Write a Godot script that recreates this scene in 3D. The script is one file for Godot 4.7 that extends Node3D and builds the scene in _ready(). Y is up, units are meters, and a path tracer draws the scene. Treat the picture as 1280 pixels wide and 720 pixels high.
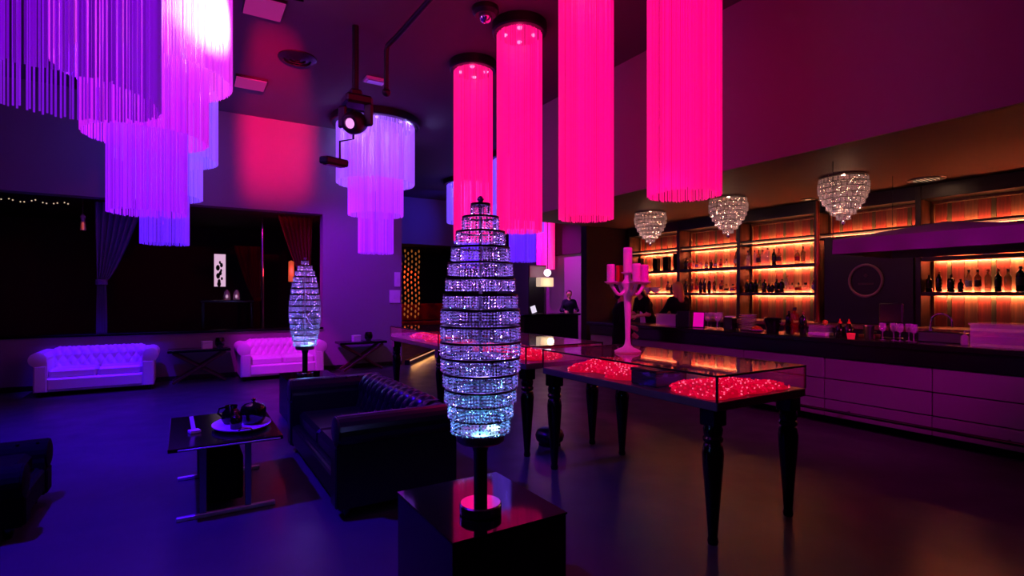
extends Node3D
# A dark lounge: fringe chandeliers, crystal lamps, glass showcase tables and a back-lit bar.

var M := {}
var used := {}
var rng := RandomNumberGenerator.new()
const ORD := ["first", "second", "third", "fourth", "fifth", "sixth", "seventh", "eighth", "ninth", "tenth", "eleventh", "twelfth", "thirteenth", "fourteenth", "fifteenth", "sixteenth", "seventeenth"]

# ------------------------------------------------------------------ naming helpers
func numbered(n: String) -> String:
	var k: int = used.get(n, 0)
	used[n] = k + 1
	return n if k == 0 else "%s_%03d" % [n, k]

func tag(o: Node, label: String, category: String, group := "", kind := "") -> Node:
	o.set_meta("label", label)
	if category != "":
		o.set_meta("category", category)
	if group != "":
		o.set_meta("group", group)
	if kind != "":
		o.set_meta("kind", kind)
	return o

func thing(called: String, label: String, category: String, at := Vector3.ZERO, turn := 0.0, group := "") -> Node3D:
	var o := Node3D.new()
	o.name = numbered(called)
	add_child(o)
	o.position = at
	o.rotation.y = turn
	tag(o, label, category, group)
	return o

func obj(called: String, shape, mat, parent: Node = null) -> MeshInstance3D:
	var o := MeshInstance3D.new()
	if shape is SurfaceTool:
		shape.generate_normals()
		o.mesh = shape.commit()
	else:
		o.mesh = shape
	if mat != null:
		o.material_override = mat
	if parent == null:
		o.name = numbered(called)
		add_child(o)
	else:
		o.name = called
		parent.add_child(o, true)
	return o

func struct(called: String, shape, mat, parent: Node = null) -> MeshInstance3D:
	var o := obj(called, shape, mat, parent)
	o.set_meta("kind", "structure")
	return o

func dup(root: Node3D, base: String, at: Vector3, turn: float, label: String) -> Node3D:
	var r: Node3D = root.duplicate()
	r.name = numbered(base)
	add_child(r)
	r.position = at
	r.rotation.y = turn
	r.set_meta("label", label)
	return r

# ------------------------------------------------------------------ mesh helpers
func S() -> SurfaceTool:
	var st := SurfaceTool.new()
	st.begin(Mesh.PRIMITIVE_TRIANGLES)
	st.set_smooth_group(-1)
	return st

func tri(st: SurfaceTool, a: Vector3, b: Vector3, c: Vector3, inside: Vector3) -> void:
	if (b - a).cross(c - a).dot((a + b + c) / 3.0 - inside) > 0.0:
		st.add_vertex(a); st.add_vertex(c); st.add_vertex(b)
	else:
		st.add_vertex(a); st.add_vertex(b); st.add_vertex(c)

func quad(st: SurfaceTool, a: Vector3, b: Vector3, c: Vector3, d: Vector3, inside: Vector3) -> void:
	tri(st, a, b, c, inside)
	tri(st, a, c, d, inside)

func add_box(st: SurfaceTool, c: Vector3, s: Vector3, ch := 0.0, bs := Basis.IDENTITY) -> void:
	st.set_smooth_group(-1)
	var h := s / 2.0
	if ch <= 0.0:
		var p := []
		for i in 8:
			p.append(c + bs * Vector3(h.x * (1 if i & 1 else -1), h.y * (1 if i & 2 else -1), h.z * (1 if i & 4 else -1)))
		for f in [[0, 1, 3, 2], [4, 5, 7, 6], [0, 1, 5, 4], [2, 3, 7, 6], [0, 2, 6, 4], [1, 3, 7, 5]]:
			quad(st, p[f[0]], p[f[1]], p[f[2]], p[f[3]], c)
		return
	ch = minf(ch, minf(h.x, minf(h.y, h.z)) * 0.95)
	var v := {}
	for i in 8:
		var sg := Vector3(1 if i & 1 else -1, 1 if i & 2 else -1, 1 if i & 4 else -1)
		for ax in 3:
			var q := Vector3.ZERO
			for k in 3:
				q[k] = sg[k] * (h[k] if k == ax else h[k] - ch)
			v[i * 3 + ax] = c + bs * q
	for f in [[0, 2, 6, 4, 0], [1, 3, 7, 5, 0], [0, 1, 5, 4, 1], [2, 3, 7, 6, 1], [0, 1, 3, 2, 2], [4, 5, 7, 6, 2]]:
		var a: int = f[4]
		quad(st, v[f[0] * 3 + a], v[f[1] * 3 + a], v[f[2] * 3 + a], v[f[3] * 3 + a], c)
	for e in [[0, 1, 1, 2], [2, 3, 1, 2], [4, 5, 1, 2], [6, 7, 1, 2], [0, 2, 0, 2], [1, 3, 0, 2], [4, 6, 0, 2], [5, 7, 0, 2], [0, 4, 0, 1], [1, 5, 0, 1], [2, 6, 0, 1], [3, 7, 0, 1]]:
		quad(st, v[e[0] * 3 + e[2]], v[e[1] * 3 + e[2]], v[e[1] * 3 + e[3]], v[e[0] * 3 + e[3]], c)
	for i in 8:
		tri(st, v[i * 3], v[i * 3 + 1], v[i * 3 + 2], c)

func box(c: Vector3, s: Vector3, ch := 0.0, bs := Basis.IDENTITY) -> SurfaceTool:
	var st := S()
	add_box(st, c, s, ch, bs)
	return st

func span(a: Vector3, b: Vector3, ch := 0.0) -> SurfaceTool:
	return box((a + b) / 2.0, (b - a).abs(), ch)

# profile: list of [radius, y] from bottom to top
func add_lathe(st: SurfaceTool, prof: Array, n := 24, at := Vector3.ZERO, bs := Basis.IDENTITY) -> void:
	var group := 1
	for i in prof.size() - 1:
		var r0: float = prof[i][0]
		var y0: float = prof[i][1]
		var r1: float = prof[i + 1][0]
		var y1: float = prof[i + 1][1]
		if i > 0:
			var d0 := Vector2(r0 - prof[i - 1][0], y0 - prof[i - 1][1]).normalized()
			var d1 := Vector2(r1 - r0, y1 - y0).normalized()
			if d0.dot(d1) < 0.72:
				group += 1
		st.set_smooth_group(group)
		for k in n:
			var t0 := TAU * k / n
			var t1 := TAU * (k + 1) / n
			var a := at + bs * Vector3(r0 * cos(t0), y0, r0 * sin(t0))
			var b := at + bs * Vector3(r1 * cos(t0), y1, r1 * sin(t0))
			var c := at + bs * Vector3(r1 * cos(t1), y1, r1 * sin(t1))
			var d := at + bs * Vector3(r0 * cos(t1), y0, r0 * sin(t1))
			if r0 > 1e-5:
				st.add_vertex(a); st.add_vertex(d); st.add_vertex(c)
			if r1 > 1e-5:
				st.add_vertex(a); st.add_vertex(c); st.add_vertex(b)

func lathe(prof: Array, n := 24, at := Vector3.ZERO, bs := Basis.IDENTITY) -> SurfaceTool:
	var st := S()
	add_lathe(st, prof, n, at, bs)
	return st

func add_tube(st: SurfaceTool, pts: Array, r, n := 8) -> void:
	st.set_smooth_group(1)
	var rings := []
	var up := Vector3.UP
	for i in pts.size():
		var t: Vector3 = (pts[mini(i + 1, pts.size() - 1)] - pts[maxi(i - 1, 0)]).normalized()
		if i == 0:
			up = Vector3.UP if absf(t.y) < 0.9 else Vector3.RIGHT
		var x := up.cross(t).normalized()
		var y := t.cross(x).normalized()
		up = y
		var rr: float = r[i] if r is Array else r
		var ring := []
		for k in n:
			var a := TAU * k / n
			ring.append(pts[i] + (x * cos(a) + y * sin(a)) * rr)
		rings.append(ring)
	for i in pts.size() - 1:
		var mid: Vector3 = (pts[i] + pts[i + 1]) / 2.0
		for k in n:
			quad(st, rings[i][k], rings[i][(k + 1) % n], rings[i + 1][(k + 1) % n], rings[i + 1][k], mid)
	st.set_smooth_group(-1)
	for e in [0, pts.size() - 1]:
		var ins: Vector3 = pts[1] if e == 0 else pts[e - 1]
		for k in n:
			tri(st, pts[e], rings[e][k], rings[e][(k + 1) % n], ins)

func tube(pts: Array, r, n := 8) -> SurfaceTool:
	var st := S()
	add_tube(st, pts, r, n)
	return st

# closed 2D outline extruded from z0 to z1 through a transform
func add_prism(st: SurfaceTool, poly: PackedVector2Array, z0: float, z1: float, xf := Transform3D.IDENTITY) -> void:
	st.set_smooth_group(-1)
	var sum := 0.0
	for i in poly.size():
		sum += poly[i].cross(poly[(i + 1) % poly.size()])
	var idx := Geometry2D.triangulate_polygon(poly)
	for i in range(0, idx.size(), 3):
		var a := poly[idx[i]]
		var b := poly[idx[i + 1]]
		var c := poly[idx[i + 2]]
		var m := Vector3((a.x + b.x + c.x) / 3.0, (a.y + b.y + c.y) / 3.0, (z0 + z1) / 2.0)
		for z in [z0, z1]:
			tri(st, xf * Vector3(a.x, a.y, z), xf * Vector3(b.x, b.y, z), xf * Vector3(c.x, c.y, z), xf * m)
	for i in poly.size():
		var a := poly[i]
		var b := poly[(i + 1) % poly.size()]
		var left := Vector2(-(b - a).y, (b - a).x).normalized() * (0.001 if sum > 0.0 else -0.001)
		var q := (a + b) / 2.0 + left
		quad(st, xf * Vector3(a.x, a.y, z0), xf * Vector3(b.x, b.y, z0), xf * Vector3(b.x, b.y, z1), xf * Vector3(a.x, a.y, z1), xf * Vector3(q.x, q.y, (z0 + z1) / 2.0))

# surface from a function of grid indices
func add_grid(st: SurfaceTool, nu: int, nv: int, f: Callable, flip := false) -> void:
	st.set_smooth_group(1)
	for i in nu:
		for j in nv:
			var a: Vector3 = f.call(float(i) / nu, float(j) / nv)
			var b: Vector3 = f.call(float(i + 1) / nu, float(j) / nv)
			var c: Vector3 = f.call(float(i + 1) / nu, float(j + 1) / nv)
			var d: Vector3 = f.call(float(i) / nu, float(j + 1) / nv)
			if flip:
				st.add_vertex(a); st.add_vertex(b); st.add_vertex(c)
				st.add_vertex(a); st.add_vertex(c); st.add_vertex(d)
			else:
				st.add_vertex(a); st.add_vertex(c); st.add_vertex(b)
				st.add_vertex(a); st.add_vertex(d); st.add_vertex(c)

func ball(r: float, at := Vector3.ZERO, n := 12, sy := 1.0) -> SurfaceTool:
	var prof := []
	for i in n / 2 + 1:
		var a := -PI / 2 + PI * i / (n / 2)
		prof.append([maxf(r * cos(a), 0.0), r * sin(a) * sy])
	return lathe(prof, n, at)

# smooth union of tapered capsules, meshed as surface nets
func add_body(st: SurfaceTool, bones: Array, cell: float, k: float) -> void:
	var lo := Vector3.ONE * 1e9
	var hi := -lo
	for b in bones:
		var r: float = maxf(b[2], b[3]) + k + cell * 2.0
		for p in [b[0], b[1]]:
			lo = lo.min(p - Vector3.ONE * r)
			hi = hi.max(p + Vector3.ONE * r)
	var nx := int((hi.x - lo.x) / cell) + 2
	var ny := int((hi.y - lo.y) / cell) + 2
	var nz := int((hi.z - lo.z) / cell) + 2
	var F := PackedFloat32Array()
	F.resize(nx * ny * nz)
	F.fill(1000.0)
	for b in bones:
		var pa: Vector3 = b[0]
		var pb: Vector3 = b[1]
		var ra: float = b[2]
		var rb: float = b[3]
		var r: float = maxf(ra, rb) + k + cell * 2.0
		var l := (pa.min(pb) - Vector3.ONE * r - lo) / cell
		var u := (pa.max(pb) + Vector3.ONE * r - lo) / cell
		var ab := pb - pa
		var l2 := maxf(ab.length_squared(), 1e-9)
		for z in range(maxi(0, int(l.z)), mini(nz, int(u.z) + 2)):
			for y in range(maxi(0, int(l.y)), mini(ny, int(u.y) + 2)):
				for x in range(maxi(0, int(l.x)), mini(nx, int(u.x) + 2)):
					var p := lo + Vector3(x, y, z) * cell
					var t := clampf((p - pa).dot(ab) / l2, 0.0, 1.0)
					var d := p.distance_to(pa + ab * t) - lerpf(ra, rb, t)
					var at := (z * ny + y) * nx + x
					var o := F[at]
					if o > 100.0:
						F[at] = d
					else:
						var h := maxf(k - absf(o - d), 0.0) / k
						F[at] = minf(o, d) - h * h * k * 0.25
	var V := {}
	var off := [0, 1, nx, nx + 1, nx * ny, nx * ny + 1, nx * ny + nx, nx * ny + nx + 1]
	var edges := [[0, 1], [2, 3], [4, 5], [6, 7], [0, 2], [1, 3], [4, 6], [5, 7], [0, 4], [1, 5], [2, 6], [3, 7]]
	for z in nz - 1:
		for y in ny - 1:
			for x in nx - 1:
				var at := (z * ny + y) * nx + x
				var m := 0
				for i in 8:
					if F[at + off[i]] < 0.0:
						m |= 1 << i
				if m == 0 or m == 255:
					continue
				var sum := Vector3.ZERO
				var cnt := 0
				for e in edges:
					var i0: int = e[0]
					var i1: int = e[1]
					var f0 := F[at + off[i0]]
					var f1 := F[at + off[i1]]
					if (f0 < 0.0) != (f1 < 0.0):
						var t := f0 / (f0 - f1)
						var q0 := Vector3(i0 & 1, (i0 >> 1) & 1, i0 >> 2)
						var q1 := Vector3(i1 & 1, (i1 >> 1) & 1, i1 >> 2)
						sum += q0.lerp(q1, t)
						cnt += 1
				V[at] = lo + (Vector3(x, y, z) + sum / cnt) * cell
	st.set_smooth_group(1)
	var step := [1, nx, nx * ny]
	for at in V:
		for ax in 3:
			var nb: int = at + step[ax]
			if nb >= F.size():
				continue
			if (F[at] < 0.0) == (F[nb] < 0.0):
				continue
			var s1: int = step[(ax + 1) % 3]
			var s2: int = step[(ax + 2) % 3]
			if not (V.has(at - s1) and V.has(at - s2) and V.has(at - s1 - s2)):
				continue
			var a: Vector3 = V[at]
			var b: Vector3 = V[at - s1]
			var c: Vector3 = V[at - s1 - s2]
			var d: Vector3 = V[at - s2]
			if F[at] < 0.0:
				st.add_vertex(a); st.add_vertex(c); st.add_vertex(b)
				st.add_vertex(a); st.add_vertex(d); st.add_vertex(c)
			else:
				st.add_vertex(a); st.add_vertex(b); st.add_vertex(c)
				st.add_vertex(a); st.add_vertex(c); st.add_vertex(d)

# ------------------------------------------------------------------ materials
func mat(nm: String, c: Color, rough := 0.5, metal := 0.0, spec := 0.5) -> StandardMaterial3D:
	var m := StandardMaterial3D.new()
	m.resource_name = nm
	m.albedo_color = c
	m.roughness = rough
	m.metallic = metal
	m.metallic_specular = spec
	M[nm] = m
	return m

func glow(nm: String, c: Color, e: float, base := Color(0.3, 0.3, 0.3)) -> StandardMaterial3D:
	var m := mat(nm, base, 0.6)
	m.emission_enabled = true
	m.emission = c.linear_to_srgb()
	m.emission_energy_multiplier = e
	return m

func glass(nm: String, c: Color, alpha: float, rough := 0.04) -> StandardMaterial3D:
	var m := mat(nm, Color(c.r, c.g, c.b, alpha), rough)
	m.transparency = BaseMaterial3D.TRANSPARENCY_ALPHA
	return m

func noise_tex(freq: float, seed_: int, ramp: Array, sz := 512, stretch := false) -> NoiseTexture2D:
	var n := FastNoiseLite.new()
	n.seed = seed_
	n.frequency = freq
	n.fractal_octaves = 4
	var t := NoiseTexture2D.new()
	t.width = sz
	t.height = sz
	t.seamless = true
	t.noise = n
	if ramp.size() > 0:
		var g := Gradient.new()
		g.set_color(0, ramp[0])
		g.set_color(1, ramp[1])
		t.color_ramp = g
	return t

func relief(m: StandardMaterial3D, tex: Texture2D, cm: float, sc: Vector3) -> void:
	m.heightmap_enabled = true
	m.heightmap_texture = tex
	m.heightmap_scale = cm
	m.uv1_triplanar = true
	m.uv1_scale = sc

func make_materials() -> void:
	var fine := noise_tex(0.03, 3, [])
	var coarse := noise_tex(0.008, 5, [])
	var fl := mat("floor_concrete", Color(0.27, 0.26, 0.27), 1.0)
	fl.albedo_texture = noise_tex(0.006, 11, [Color(0.92, 0.92, 0.92), Color(1, 1, 1)])
	fl.roughness_texture = noise_tex(0.01, 12, [Color(0.30, 0.30, 0.30), Color(0.42, 0.42, 0.42)])
	fl.uv1_triplanar = true
	fl.uv1_world_triplanar = true
	fl.uv1_scale = Vector3(0.35, 0.35, 0.35)
	fl.metallic_specular = 0.35
	relief(mat("plaster", Color(0.52, 0.50, 0.50), 0.85, 0.0, 0.3), fine, 0.05, Vector3(0.6, 0.6, 0.6))
	relief(mat("ceiling_paint", Color(0.42, 0.40, 0.40), 0.9, 0.0, 0.2), fine, 0.05, Vector3(0.5, 0.5, 0.5))
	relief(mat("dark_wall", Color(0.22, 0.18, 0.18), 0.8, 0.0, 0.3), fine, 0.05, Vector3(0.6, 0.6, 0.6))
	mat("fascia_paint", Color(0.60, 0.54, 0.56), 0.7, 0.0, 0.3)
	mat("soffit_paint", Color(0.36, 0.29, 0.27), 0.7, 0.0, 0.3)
	mat("black_gloss", Color(0.03, 0.03, 0.035), 0.06, 0.0, 0.5)
	mat("black_lacquer", Color(0.025, 0.022, 0.025), 0.18, 0.0, 0.5)
	mat("black_satin", Color(0.05, 0.05, 0.05), 0.45)
	mat("black_matte", Color(0.04, 0.04, 0.04), 0.8, 0.0, 0.2)
	mat("grey_lacquer", Color(0.40, 0.38, 0.40), 0.3)
	mat("chrome", Color(0.86, 0.86, 0.88), 0.12, 1.0)
	mat("steel", Color(0.6, 0.6, 0.62), 0.3, 1.0)
	mat("brushed_steel", Color(0.8, 0.8, 0.82), 0.5, 0.7)
	relief(mat("white_leather", Color(0.88, 0.87, 0.87), 0.38), fine, 0.03, Vector3(4, 4, 4))
	relief(mat("black_leather", Color(0.07, 0.065, 0.065), 0.3), fine, 0.03, Vector3(4, 4, 4))
	mat("white_resin", Color(0.88, 0.86, 0.86), 0.35)
	var wx := mat("wax", Color(0.9, 0.87, 0.84), 0.5)
	wx.subsurf_scatter_enabled = true
	wx.subsurf_scatter_strength = 0.4
	mat("red_wax", Color(0.8, 0.08, 0.1), 0.45)
	relief(mat("bar_stone", Color(0.50, 0.48, 0.48), 0.4), coarse, 0.06, Vector3(0.8, 0.8, 0.8))
	mat("bar_top", Color(0.05, 0.045, 0.05), 0.25)
	var grain := noise_tex(0.02, 21, [Color(0.6, 0.6, 0.6), Color(1, 1, 1)], 256)
	for w in [["plank_pale", Color(0.50, 0.25, 0.15)], ["plank_red", Color(0.50, 0.12, 0.07)], ["plank_olive", Color(0.28, 0.20, 0.08)], ["wood_brown", Color(0.34, 0.20, 0.12)], ["wood_trim", Color(0.62, 0.42, 0.28)]]:
		var pm := mat(w[0], w[1], 0.5)
		pm.albedo_texture = grain
		pm.uv1_triplanar = true
		pm.uv1_scale = Vector3(3.0, 0.25, 3.0)
	mat("shelf_black", Color(0.05, 0.04, 0.04), 0.4)
	for v in [["velvet_violet", Color(0.42, 0.36, 0.50)], ["velvet_red", Color(0.45, 0.08, 0.10)]]:
		var vm := mat(v[0], v[1], 0.9, 0.0, 0.2)
		vm.rim_enabled = true
		vm.rim = 0.6
	mat("canopy_cloth", Color(0.46, 0.42, 0.46), 0.85, 0.0, 0.2)
	mat("paper", Color(0.88, 0.88, 0.86), 0.7)
	mat("skin", Color(0.72, 0.52, 0.42), 0.5)
	mat("black_cloth", Color(0.05, 0.05, 0.055), 0.85, 0.0, 0.2)
	mat("blue_lit_cloth", Color(0.12, 0.12, 0.2), 0.85, 0.0, 0.2)  # blue light on dark clothes is put into this colour
	mat("white_cloth", Color(0.85, 0.85, 0.85), 0.8, 0.0, 0.2)
	mat("blonde_hair", Color(0.66, 0.44, 0.22), 0.5)
	mat("dark_hair", Color(0.07, 0.05, 0.04), 0.45)
	mat("eye_white", Color(0.85, 0.85, 0.85), 0.2)
	glass("pane", Color(0.8, 0.85, 0.85), 0.04, 0.02)
	glass("clear_glass", Color(0.9, 0.9, 0.88), 0.22, 0.05)
	glass("amber_glass", Color(0.75, 0.25, 0.06), 0.42, 0.05)
	glass("red_glass", Color(0.6, 0.03, 0.03), 0.55, 0.05)
	glass("green_glass", Color(0.10, 0.5, 0.05), 0.5, 0.05)
	mat("dark_glass", Color(0.05, 0.03, 0.03), 0.1)
	mat("dark_green_glass", Color(0.05, 0.14, 0.03), 0.1)
	mat("gold_foil", Color(0.8, 0.6, 0.3), 0.3, 0.8)
	mat("lemon", Color(0.9, 0.75, 0.1), 0.5)
	mat("orange_plastic", Color(0.9, 0.45, 0.08), 0.4)
	mat("green_plastic", Color(0.12, 0.35, 0.08), 0.4)
	var cr := mat("crystal", Color(0.93, 0.93, 0.97, 0.30), 0.07)
	cr.transparency = BaseMaterial3D.TRANSPARENCY_ALPHA
	cr.metallic_specular = 0.7
	mat("crystal_silver", Color(0.86, 0.86, 0.92), 0.14, 0.85)
	# lamps and glowing things
	glow("led_white", Color(1, 0.55, 0.9), 2.5)
	glow("led_warm", Color(1, 0.6, 0.25), 4.0)
	glow("led_amber_line", Color(1, 0.4, 0.2), 0.75)
	glow("lens_pink", Color(1, 0.3, 0.95), 1.3)
	glow("lens_blue", Color(0.1, 0.1, 1), 2.0)
	glow("lens_red", Color(1, 0.02, 0.1), 2.0)
	glow("lens_violet", Color(0.6, 0.1, 1), 2.0)
	glow("led_cyan", Color(0.55, 0.9, 1), 2.4)
	glow("bead_red", Color(1, 0.0, 0.045), 0.75, Color(0.5, 0.02, 0.05))
	glow("bead_spark", Color(1, 0.10, 0.22), 1.6, Color(0.7, 0.1, 0.15))
	glow("bed_red", Color(1, 0.0, 0.03), 0.5, Color(0.4, 0.02, 0.04))
	glow("shade_warm", Color(1, 0.72, 0.42), 0.62, Color(0.8, 0.75, 0.65))
	glow("globe_white", Color(1, 0.85, 0.95), 2.0, Color(0.9, 0.9, 0.9))
	glow("screen", Color(0.9, 0.8, 1), 0.9)
	glow("menu_pink", Color(0.9, 0.0, 0.42), 0.75)  # bright pink face, its brightness put in as emission
	glow("panel_pink_lit", Color(0.85, 0.03, 0.4), 0.3)  # pink light falling on plain panels, painted in as emission
	glow("candle_red", Color(1, 0.01, 0.05), 0.5, Color(0.5, 0.05, 0.05))
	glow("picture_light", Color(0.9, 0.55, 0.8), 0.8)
	glow("ember", Color(1, 0.12, 0.03), 0.5)
	glow("dim_red", Color(1, 0.0, 0.04), 0.10)
	glow("gold_bead_lit", Color(1, 0.3, 0.05), 0.20, Color(0.8, 0.5, 0.2))  # amber light on the beads is put in as emission

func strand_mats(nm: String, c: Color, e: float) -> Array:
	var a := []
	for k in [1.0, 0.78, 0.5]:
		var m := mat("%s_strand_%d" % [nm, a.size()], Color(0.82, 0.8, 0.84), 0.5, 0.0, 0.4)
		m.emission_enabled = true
		m.emission = c.linear_to_srgb()  # glow of strands lit by the LEDs above, put in as emission
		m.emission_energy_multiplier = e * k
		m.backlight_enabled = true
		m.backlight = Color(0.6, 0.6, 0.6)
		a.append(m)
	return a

# ------------------------------------------------------------------ lights
func omni(nm: String, at: Vector3, c: Color, e: float, size := 0.05, parent: Node = null) -> void:
	var l := OmniLight3D.new()
	l.name = nm
	l.light_color = c.linear_to_srgb()
	l.light_energy = e
	l.light_size = size
	l.omni_range = 40.0
	l.omni_attenuation = 2.0
	l.shadow_enabled = true
	(parent if parent else self).add_child(l, true)
	l.position = at

func spot(nm: String, at: Vector3, to: Vector3, c: Color, e: float, deg: float, soft := 0.4, size := 0.06, parent: Node = null) -> void:
	var l := SpotLight3D.new()
	l.name = nm
	l.light_color = c.linear_to_srgb()
	l.light_energy = e
	l.light_size = size
	l.spot_range = 40.0
	l.spot_attenuation = 2.0
	l.spot_angle = deg
	l.spot_angle_attenuation = soft
	l.shadow_enabled = true
	(parent if parent else self).add_child(l, true)
	var up := Vector3.UP if absf((to - at).normalized().y) < 0.98 else Vector3.RIGHT
	l.transform = Transform3D(Basis.looking_at(to - at, up), at)

func area(nm: String, at: Vector3, to: Vector3, sz: Vector2, c: Color, e: float, parent: Node = null) -> void:
	var l := AreaLight3D.new()
	l.name = nm
	l.light_color = c.linear_to_srgb()
	l.light_energy = e
	l.area_size = sz
	l.area_range = 40.0
	l.area_attenuation = 2.0
	l.shadow_enabled = true
	(parent if parent else self).add_child(l, true)
	var up := Vector3.UP if absf((to - at).normalized().y) < 0.98 else Vector3.RIGHT
	l.transform = Transform3D(Basis.looking_at(to - at, up), at)

# ------------------------------------------------------------------ fringe lamps
var fringe_cache := {}
func fringe_mesh(R: float, y0: float, y1: float, n: int, w: float, ragged: float) -> ArrayMesh:
	var key := "%s %s %s %s %s" % [R, y0, y1, n, w]
	if fringe_cache.has(key):
		return fringe_cache[key]
	var sts := [S(), S(), S()]
	for i in n:
		var a := TAU * (i + rng.randf_range(-0.3, 0.3)) / n
		var r := R + rng.randf_range(-0.008, 0.008)
		var st: SurfaceTool = sts[[0, 0, 1, 1, 2][rng.randi() % 5]]
		var c := Vector3(r * cos(a), 0, r * sin(a))
		var yb := y0 + absf(rng.randfn(0.0, ragged))
		var p := []
		for k in 3:
			var t := a + TAU * k / 3.0
			p.append(c + Vector3(cos(t), 0, sin(t)) * w * 0.577)
		for k in 3:
			var q: Vector3 = p[k]
			var s: Vector3 = p[(k + 1) % 3]
			quad(st, Vector3(q.x, yb, q.z), Vector3(s.x, yb, s.z), Vector3(s.x, y1, s.z), Vector3(q.x, y1, q.z), Vector3(c.x, (yb + y1) / 2, c.z))
	var m := ArrayMesh.new()
	for st in sts:
		st.generate_normals()
		st.commit(m)
	fringe_cache[key] = m
	return m

func fringe(parent: Node, called: String, R: float, y0: float, y1: float, n: int, w: float, mats: Array, ragged := 0.01) -> void:
	var o := obj(called, fringe_mesh(R, y0, y1, n, w, ragged), null, parent)
	for k in 3:
		o.set_surface_override_material(k, mats[k])
	o.set_meta("kind", "stuff")

func ceiling_plate(t: Node3D, r: float, n_led: int, led: Material, led_r: float) -> void:
	obj("ceiling_plate", lathe([[0.0, -0.14], [r - 0.02, -0.14], [r, -0.12], [r, -0.001], [0.0, -0.001]], 40), M.black_satin, t)
	for i in n_led:
		var a := TAU * (i + 0.35) / n_led
		obj("downlight", lathe([[0.0, -0.158], [0.03, -0.158], [0.04, -0.14], [0.0, -0.14]], 12, Vector3(cos(a) * led_r, 0, sin(a) * led_r)), led, t)

func pendant(label: String, at: Vector3, mats: Array, c: Color, group := "magenta fringe pendants over the tables") -> Node3D:
	var t := thing("fringe_pendant_light", label, "pendant light", at, 0.0, group)
	ceiling_plate(t, 0.37, 4, M.led_white, 0.2)
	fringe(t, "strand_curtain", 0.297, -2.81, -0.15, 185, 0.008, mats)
	omni("pendant_lamp", Vector3(0, -0.35, 0), c, 0.10, 0.05, t)
	spot("pendant_down_lamp", Vector3(0, -0.3, 0), Vector3(0, -3, 0), c, 3.0, 9.0, 0.6, 0.05, t)
	return t

func chandelier(label: String, at: Vector3, tiers: Array, c: Color, e: float, n3 := 190) -> Node3D:
	var t := thing("fringe_chandelier", label, "chandelier", at, 0.0, "three-tier fringe chandeliers")
	ceiling_plate(t, 0.9, 8, M.led_white, 0.67)
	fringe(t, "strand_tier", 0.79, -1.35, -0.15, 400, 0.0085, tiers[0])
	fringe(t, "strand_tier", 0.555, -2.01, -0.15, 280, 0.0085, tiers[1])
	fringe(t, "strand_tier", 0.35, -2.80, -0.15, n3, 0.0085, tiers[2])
	omni("chandelier_lamp", Vector3(0, -0.45, 0), c, e, 0.08, t)
	for i in 3:
		var a := TAU * i / 3.0 + 0.4
		omni("chandelier_lamp", Vector3(0.67 * cos(a), -0.25, 0.67 * sin(a)), c, e * 0.5, 0.04, t)
	return t

# ------------------------------------------------------------------ crystal lamps
func bead_mesh(r: float, hgt: float) -> ArrayMesh:
	var st := S()
	for k in 6:
		var t0 := TAU * k / 6
		var t1 := TAU * (k + 1) / 6
		var p0 := Vector3(cos(t0) * r, -hgt * 0.15, sin(t0) * r)
		var p1 := Vector3(cos(t1) * r, -hgt * 0.15, sin(t1) * r)
		var q0 := p0 + Vector3(0, hgt * 0.3, 0)
		var q1 := p1 + Vector3(0, hgt * 0.3, 0)
		tri(st, p0, p1, Vector3(0, -hgt * 0.5, 0), Vector3.ZERO)
		quad(st, p0, p1, q1, q0, Vector3.ZERO)
		tri(st, q0, q1, Vector3(0, hgt * 0.5, 0), Vector3.ZERO)
	st.generate_normals()
	return st.commit()

func beads(parent: Node, called: String, xf: Array, mesh: Mesh, material: Material) -> void:
	var mm := MultiMesh.new()
	mm.transform_format = MultiMesh.TRANSFORM_3D
	mm.mesh = mesh
	mm.instance_count = xf.size()
	for i in xf.size():
		mm.set_instance_transform(i, xf[i])
	var o := MultiMeshInstance3D.new()
	o.multimesh = mm
	o.material_override = material
	o.name = called
	o.set_meta("kind", "stuff")
	parent.add_child(o, true)

func crystal_ring(t: Node3D, r: float, y0: float, y1: float, rows: int, gap: float, bm: Mesh, hoop: Material, silver_every := 3, hh := 0.010) -> void:
	var o := obj("crystal_ring", lathe([[r - 0.010, y1 - hh], [r + 0.003, y1 - hh], [r + 0.003, y1], [r - 0.010, y1], [r - 0.010, y1 - hh]], 40), hoop, t)
	var clear := []
	var silver := []
	var n := int(TAU * r / gap)
	for j in rows:
		var y := lerpf(y0, y1 - hh, (j + 0.5) / rows)
		for i in n:
			var a := TAU * (i + rng.randf_range(-0.03, 0.03)) / n
			var b := Basis.from_euler(Vector3(rng.randf_range(-0.12, 0.12), -a + rng.randf_range(-0.3, 0.3), rng.randf_range(-0.12, 0.12)))
			var x := Transform3D(b, Vector3(cos(a) * r, y, sin(a) * r))
			if (i * 7 + j * 3) % silver_every == 0:
				silver.append(x)
			else:
				clear.append(x)
	beads(o, "clear_crystals", clear, bm, M.crystal)
	beads(o, "silver_crystals", silver, bm, M.crystal_silver)

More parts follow.
